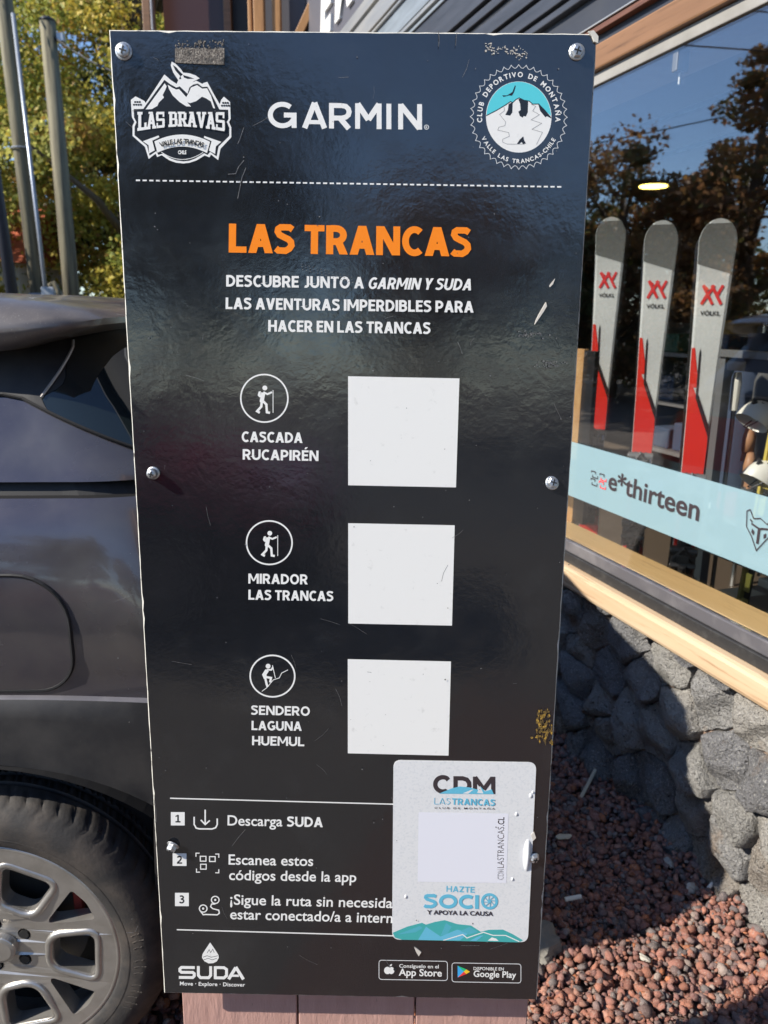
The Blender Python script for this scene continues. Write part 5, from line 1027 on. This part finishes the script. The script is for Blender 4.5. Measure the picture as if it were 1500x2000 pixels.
f = FS(); f.stroke([(875, 1522)]+[(864.5+15*cos(radians(a)), 1530.5+14*sin(radians(a))) for a in range(-60, -305, -12)]+[(873, 1541)], 8.6); f.stroke([(889, 1546), (889, 1518.5), (903, 1518.5), (911, 1521), (915.5, 1527), (916, 1534), (912, 1541)], 8.4); f.stroke([(927, 1547), (927, 1515)], 8.2); f.stroke([(927, 1516), (944, 1540)], 8.4); f.stroke([(944, 1540), (961, 1517)], 8.4); f.stroke([(962.5, 1515), (962.5, 1549)], 8.2)
f.poly(zs([(470, 328), (560, 290), (620, 275), (690, 282), (760, 300), (770, 275), (800, 310), (850, 295), (865, 330)]), 1); f.poly(zs([(640, 325), (700, 300), (720, 296), (680, 328)]), 2); f.poly(zs([(745, 322), (765, 270), (790, 325)]), 2)
ctext(f, 'LAS', 847.5, 1569.3, 879.5, 1569.8, 12.5, .09, mi=1); ctext(f, 'TRANCAS', 882, 1569.8, 966, 1571.5, 12.5, .22, mi=1); f.text('CLUB DE MONTAÑA', 848, 1577.8, 966, 1579, 3.4, .01, spacing=1.5); f.build('sticker_logo', ['st_dark', 'st_sky', 'paper'], stk); f = FS()
ctext(f, 'HAZTE', 871, 1740, 926, 1741.5, 11.5, .21, mi=1); ctext(f, 'SOCI', 826, 1771.5, 934, 1773, 27, .27, mi=1, gap=.05); f.ring(955, 1758, 14, 13.5, 5, 1, 32)
for k in range(8): a = k*pi/4+.2; f.stroke([(955+3*cos(a), 1758+3*sin(a)), (955+12*cos(a+.5), 1758+11.5*sin(a+.5))], 1.4, mi=1)
f.ell(955, 1758, 3.4, 3.3, 1, 14); f.text('Y APOYA LA CAUSA', 833, 1784, 962, 1786.5, 8.6, .022); f.build('sticker_slogan', ['st_dark', 'st_sky', 'paper'], stk); f = FS()
f.text('CDM', 983.5, 1716, 983, 1695, 12.5, .022); f.text('LASTRANCAS', 983, 1693, 984, 1613, 12.5, -.006); f.text('.CL', 984, 1611, 984.5, 1594, 12.5, .022); f.build('sticker_lettering', ['st_dark', 'st_sky', 'paper'], stk)
f = FS(); f.poly(zs([(135, 1335), (240, 1290), (345, 1262), (375, 1275), (440, 1255), (510, 1242), (600, 1270), (700, 1280), (770, 1325), (830, 1310), (930, 1308), (1000, 1340), (1075, 1385), (1045, 1400), (200, 1385), (150, 1370)]), 0)
f.poly(zs([(320, 1380), (345, 1340), (375, 1290), (480, 1360), (600, 1310), (690, 1330), (620, 1388), (320, 1386)]), 1); f.poly(zs([(480, 1355), (520, 1262), (560, 1290), (530, 1340)]), 2); f.poly(zs([(620, 1320), (690, 1290), (750, 1325), (690, 1345)]), 2); f.poly(zs([(160, 1350), (330, 1285), (350, 1300), (300, 1330)]), 2)
f.stroke(zs([(500, 1388), (640, 1345), (670, 1370), (790, 1328), (860, 1350), (950, 1350), (1050, 1395)]), 1.8, mi=3); f.poly(zs([(820, 1388), (850, 1365), (880, 1372), (900, 1390)]), 3); f.poly(zs([(690, 1390), (760, 1355), (790, 1350), (740, 1390)]), 1); f.build('sticker_mountains', ['st_teal', 'st_sky', 'st_cyan', 'print_white'], stk)
# bubble lifted by the screw under the sticker edge, and air bubbles
def blister(x, y, rx, ry, h, par, mat, rot=0.):
    rows = []
    for i in range(7):
        q = 1-i/6; rows.append([(lambda u, v: (u, -.0011-h*(1-q*q), v+LB))(*px(x+rx*q*cos(a)*cos(rot)-ry*q*sin(a)*sin(rot), y+rx*q*cos(a)*sin(rot)+ry*q*sin(a)*cos(rot))) for a in lin(0, 2*pi, 20)[:-1]])
    m = MB(); m.grid(rows, closed=True); m.build('bubble', mat, par, smooth=True)
blister(1029, 1668, 8, 32, .006, stk, 'paper', .05)
for x, y, q in ((1036, 1552, 4), (792, 1750, 3.2), (1008, 1588, 3.5), (1000, 1715, 3), (1040, 1545, 2.4)): blister(x, y, q, q*1.3, .0012, stk, 'paper')
# --- wear: tape residue, chips, scratches
def blob(cx, cy, rx, ry, seed, n=26, j=.3, rot=0.):
    q = random.Random(seed); o = []
    for i in range(n):
        a = 2*pi*i/n; k = 1+q.uniform(-j, j); X, Y = rx*k*cos(a), ry*k*sin(a); o.append((cx+X*cos(rot)-Y*sin(rot), cy+X*sin(rot)+Y*cos(rot)))
    return o
q_ = [px(*p) for p in ([(343+3.2*i, 96+random.Random(i).uniform(-2, 2)) for i in range(31)]+[(439, 128), (391, 127), (343, 125)])]
MB().prism([(a, -.0016, b+LB) for a, b in q_], (0, 1, 0), .0015).build('tape_residue', 'residue', board)
f = F(.0006)
for i in range(60): q = random.Random(100+i); x = q.uniform(344, 438); y = q.uniform(80, 97); f.poly(blob(x, y, q.uniform(.5, 2), q.uniform(.5, 3), i, 6))
tag(f.build('tape_flecks', ['residue'], board), kind='stuff')
f = F(.0007)
for i in range(90):
    q = random.Random(500+i); x = q.uniform(948, 1030); y = 92+(x-948)*.13+q.gauss(0, 5); f.poly(blob(x, y, q.uniform(.5, 2.4), q.uniform(.4, 1.6), i, 6))
tag(f.build('torn_flecks', ['chip'], board), kind='stuff')
MB().prism([(a, -.0022, b+LB) for a, b in [px(*p) for p in ((1068, 596), (1062, 606), (1054, 618), (1047, 628), (1044, 632), (1046, 624), (1052, 612), (1060, 598), (1066, 588))]], (0, 1, 0), .0021).build('peeled_chip', 'chip', board)
MB().prism([(a, -.0015, b+LB) for a, b in [px(*p) for p in ((1084, 542), (1080, 553), (1074, 559), (1073, 556), (1078, 549))]], (0, 1, 0), .0014).build('peeled_chip', 'chip', board)
MB().prism([(a, -.0035, b+LB) for a, b in [px(*p) for p in ((1148, 60), (1160, 58), (1169, 70), (1168, 84), (1160, 80), (1156, 70))]], (0, 1, 0), .0034).build('frayed_corner', 'edge_core', board, bevel=.0005)
for p in (((1036, 1628), (1042, 1622), (1046, 1634), (1040, 1640)), ((808, 1848), (812, 1858), (817, 1866), (822, 1858), (815, 1852))): MB().prism([(a, -.0016, b+LB) for a, b in [px(*q) for q in p]], (0, 1, 0), .0015).build('peeled_chip', 'chip', board)
f = F(.0007)
for i in range(70):
    q = random.Random(900+i); t = q.random(); x = min(1077, 1060+q.gauss(0, 5+6*t)); y = 1385+62*t; f.poly(blob(x, y, q.uniform(.8, 3), q.uniform(2, 6), i, 7))
tag(f.build('yellow_scuff', ['scuff_yellow'], board), kind='stuff')
f = F(.00012); q = random.Random(77)
for i in range(46):
    x, y = q.uniform(240, 1090), q.uniform(80, 1900); L = q.uniform(6, 46); a = q.uniform(0, 6.28); f.stroke([(x, y), (x+L*cos(a)*.5+q.uniform(-3, 3), y+L*sin(a)*.5), (x+L*cos(a), y+L*sin(a))], q.uniform(.35, .8))
for i in range(130): x, y = q.uniform(225, 1140), q.uniform(70, 1920); s_ = q.uniform(.5, 1.5); f.poly(blob(x, y, s_, s_, i, 6))
for (x0, y0) in ((1020, 652), (1058, 708)):
    for i in range(45): f.poly(blob(x0+q.gauss(14, 14), y0+q.gauss(0, 4), q.uniform(.6, 2.6), q.uniform(.5, 1.5), i, 6))
for k in range(3):
    for j in range(14):
        x = 590+j*7.5+k*1.0; y = 517+j*1.9+k*5.2; f.poly(blob(x, y, 1.6, .6, j, 6))
f.stroke([(482, 330), (474, 350), (466, 390)], 1.0); f.stroke([(478, 252), (470, 275), (466, 284)], 1.0); f.stroke([(447, 343), (462, 342), (468, 328), (478, 316)], 1.0); f.stroke([(857, 62), (858, 80), (857, 92)], 1.2); f.stroke([(892, 66), (890, 90)], 1.0)
tag(f.build('scratches', ['scuff'], board), kind='stuff')
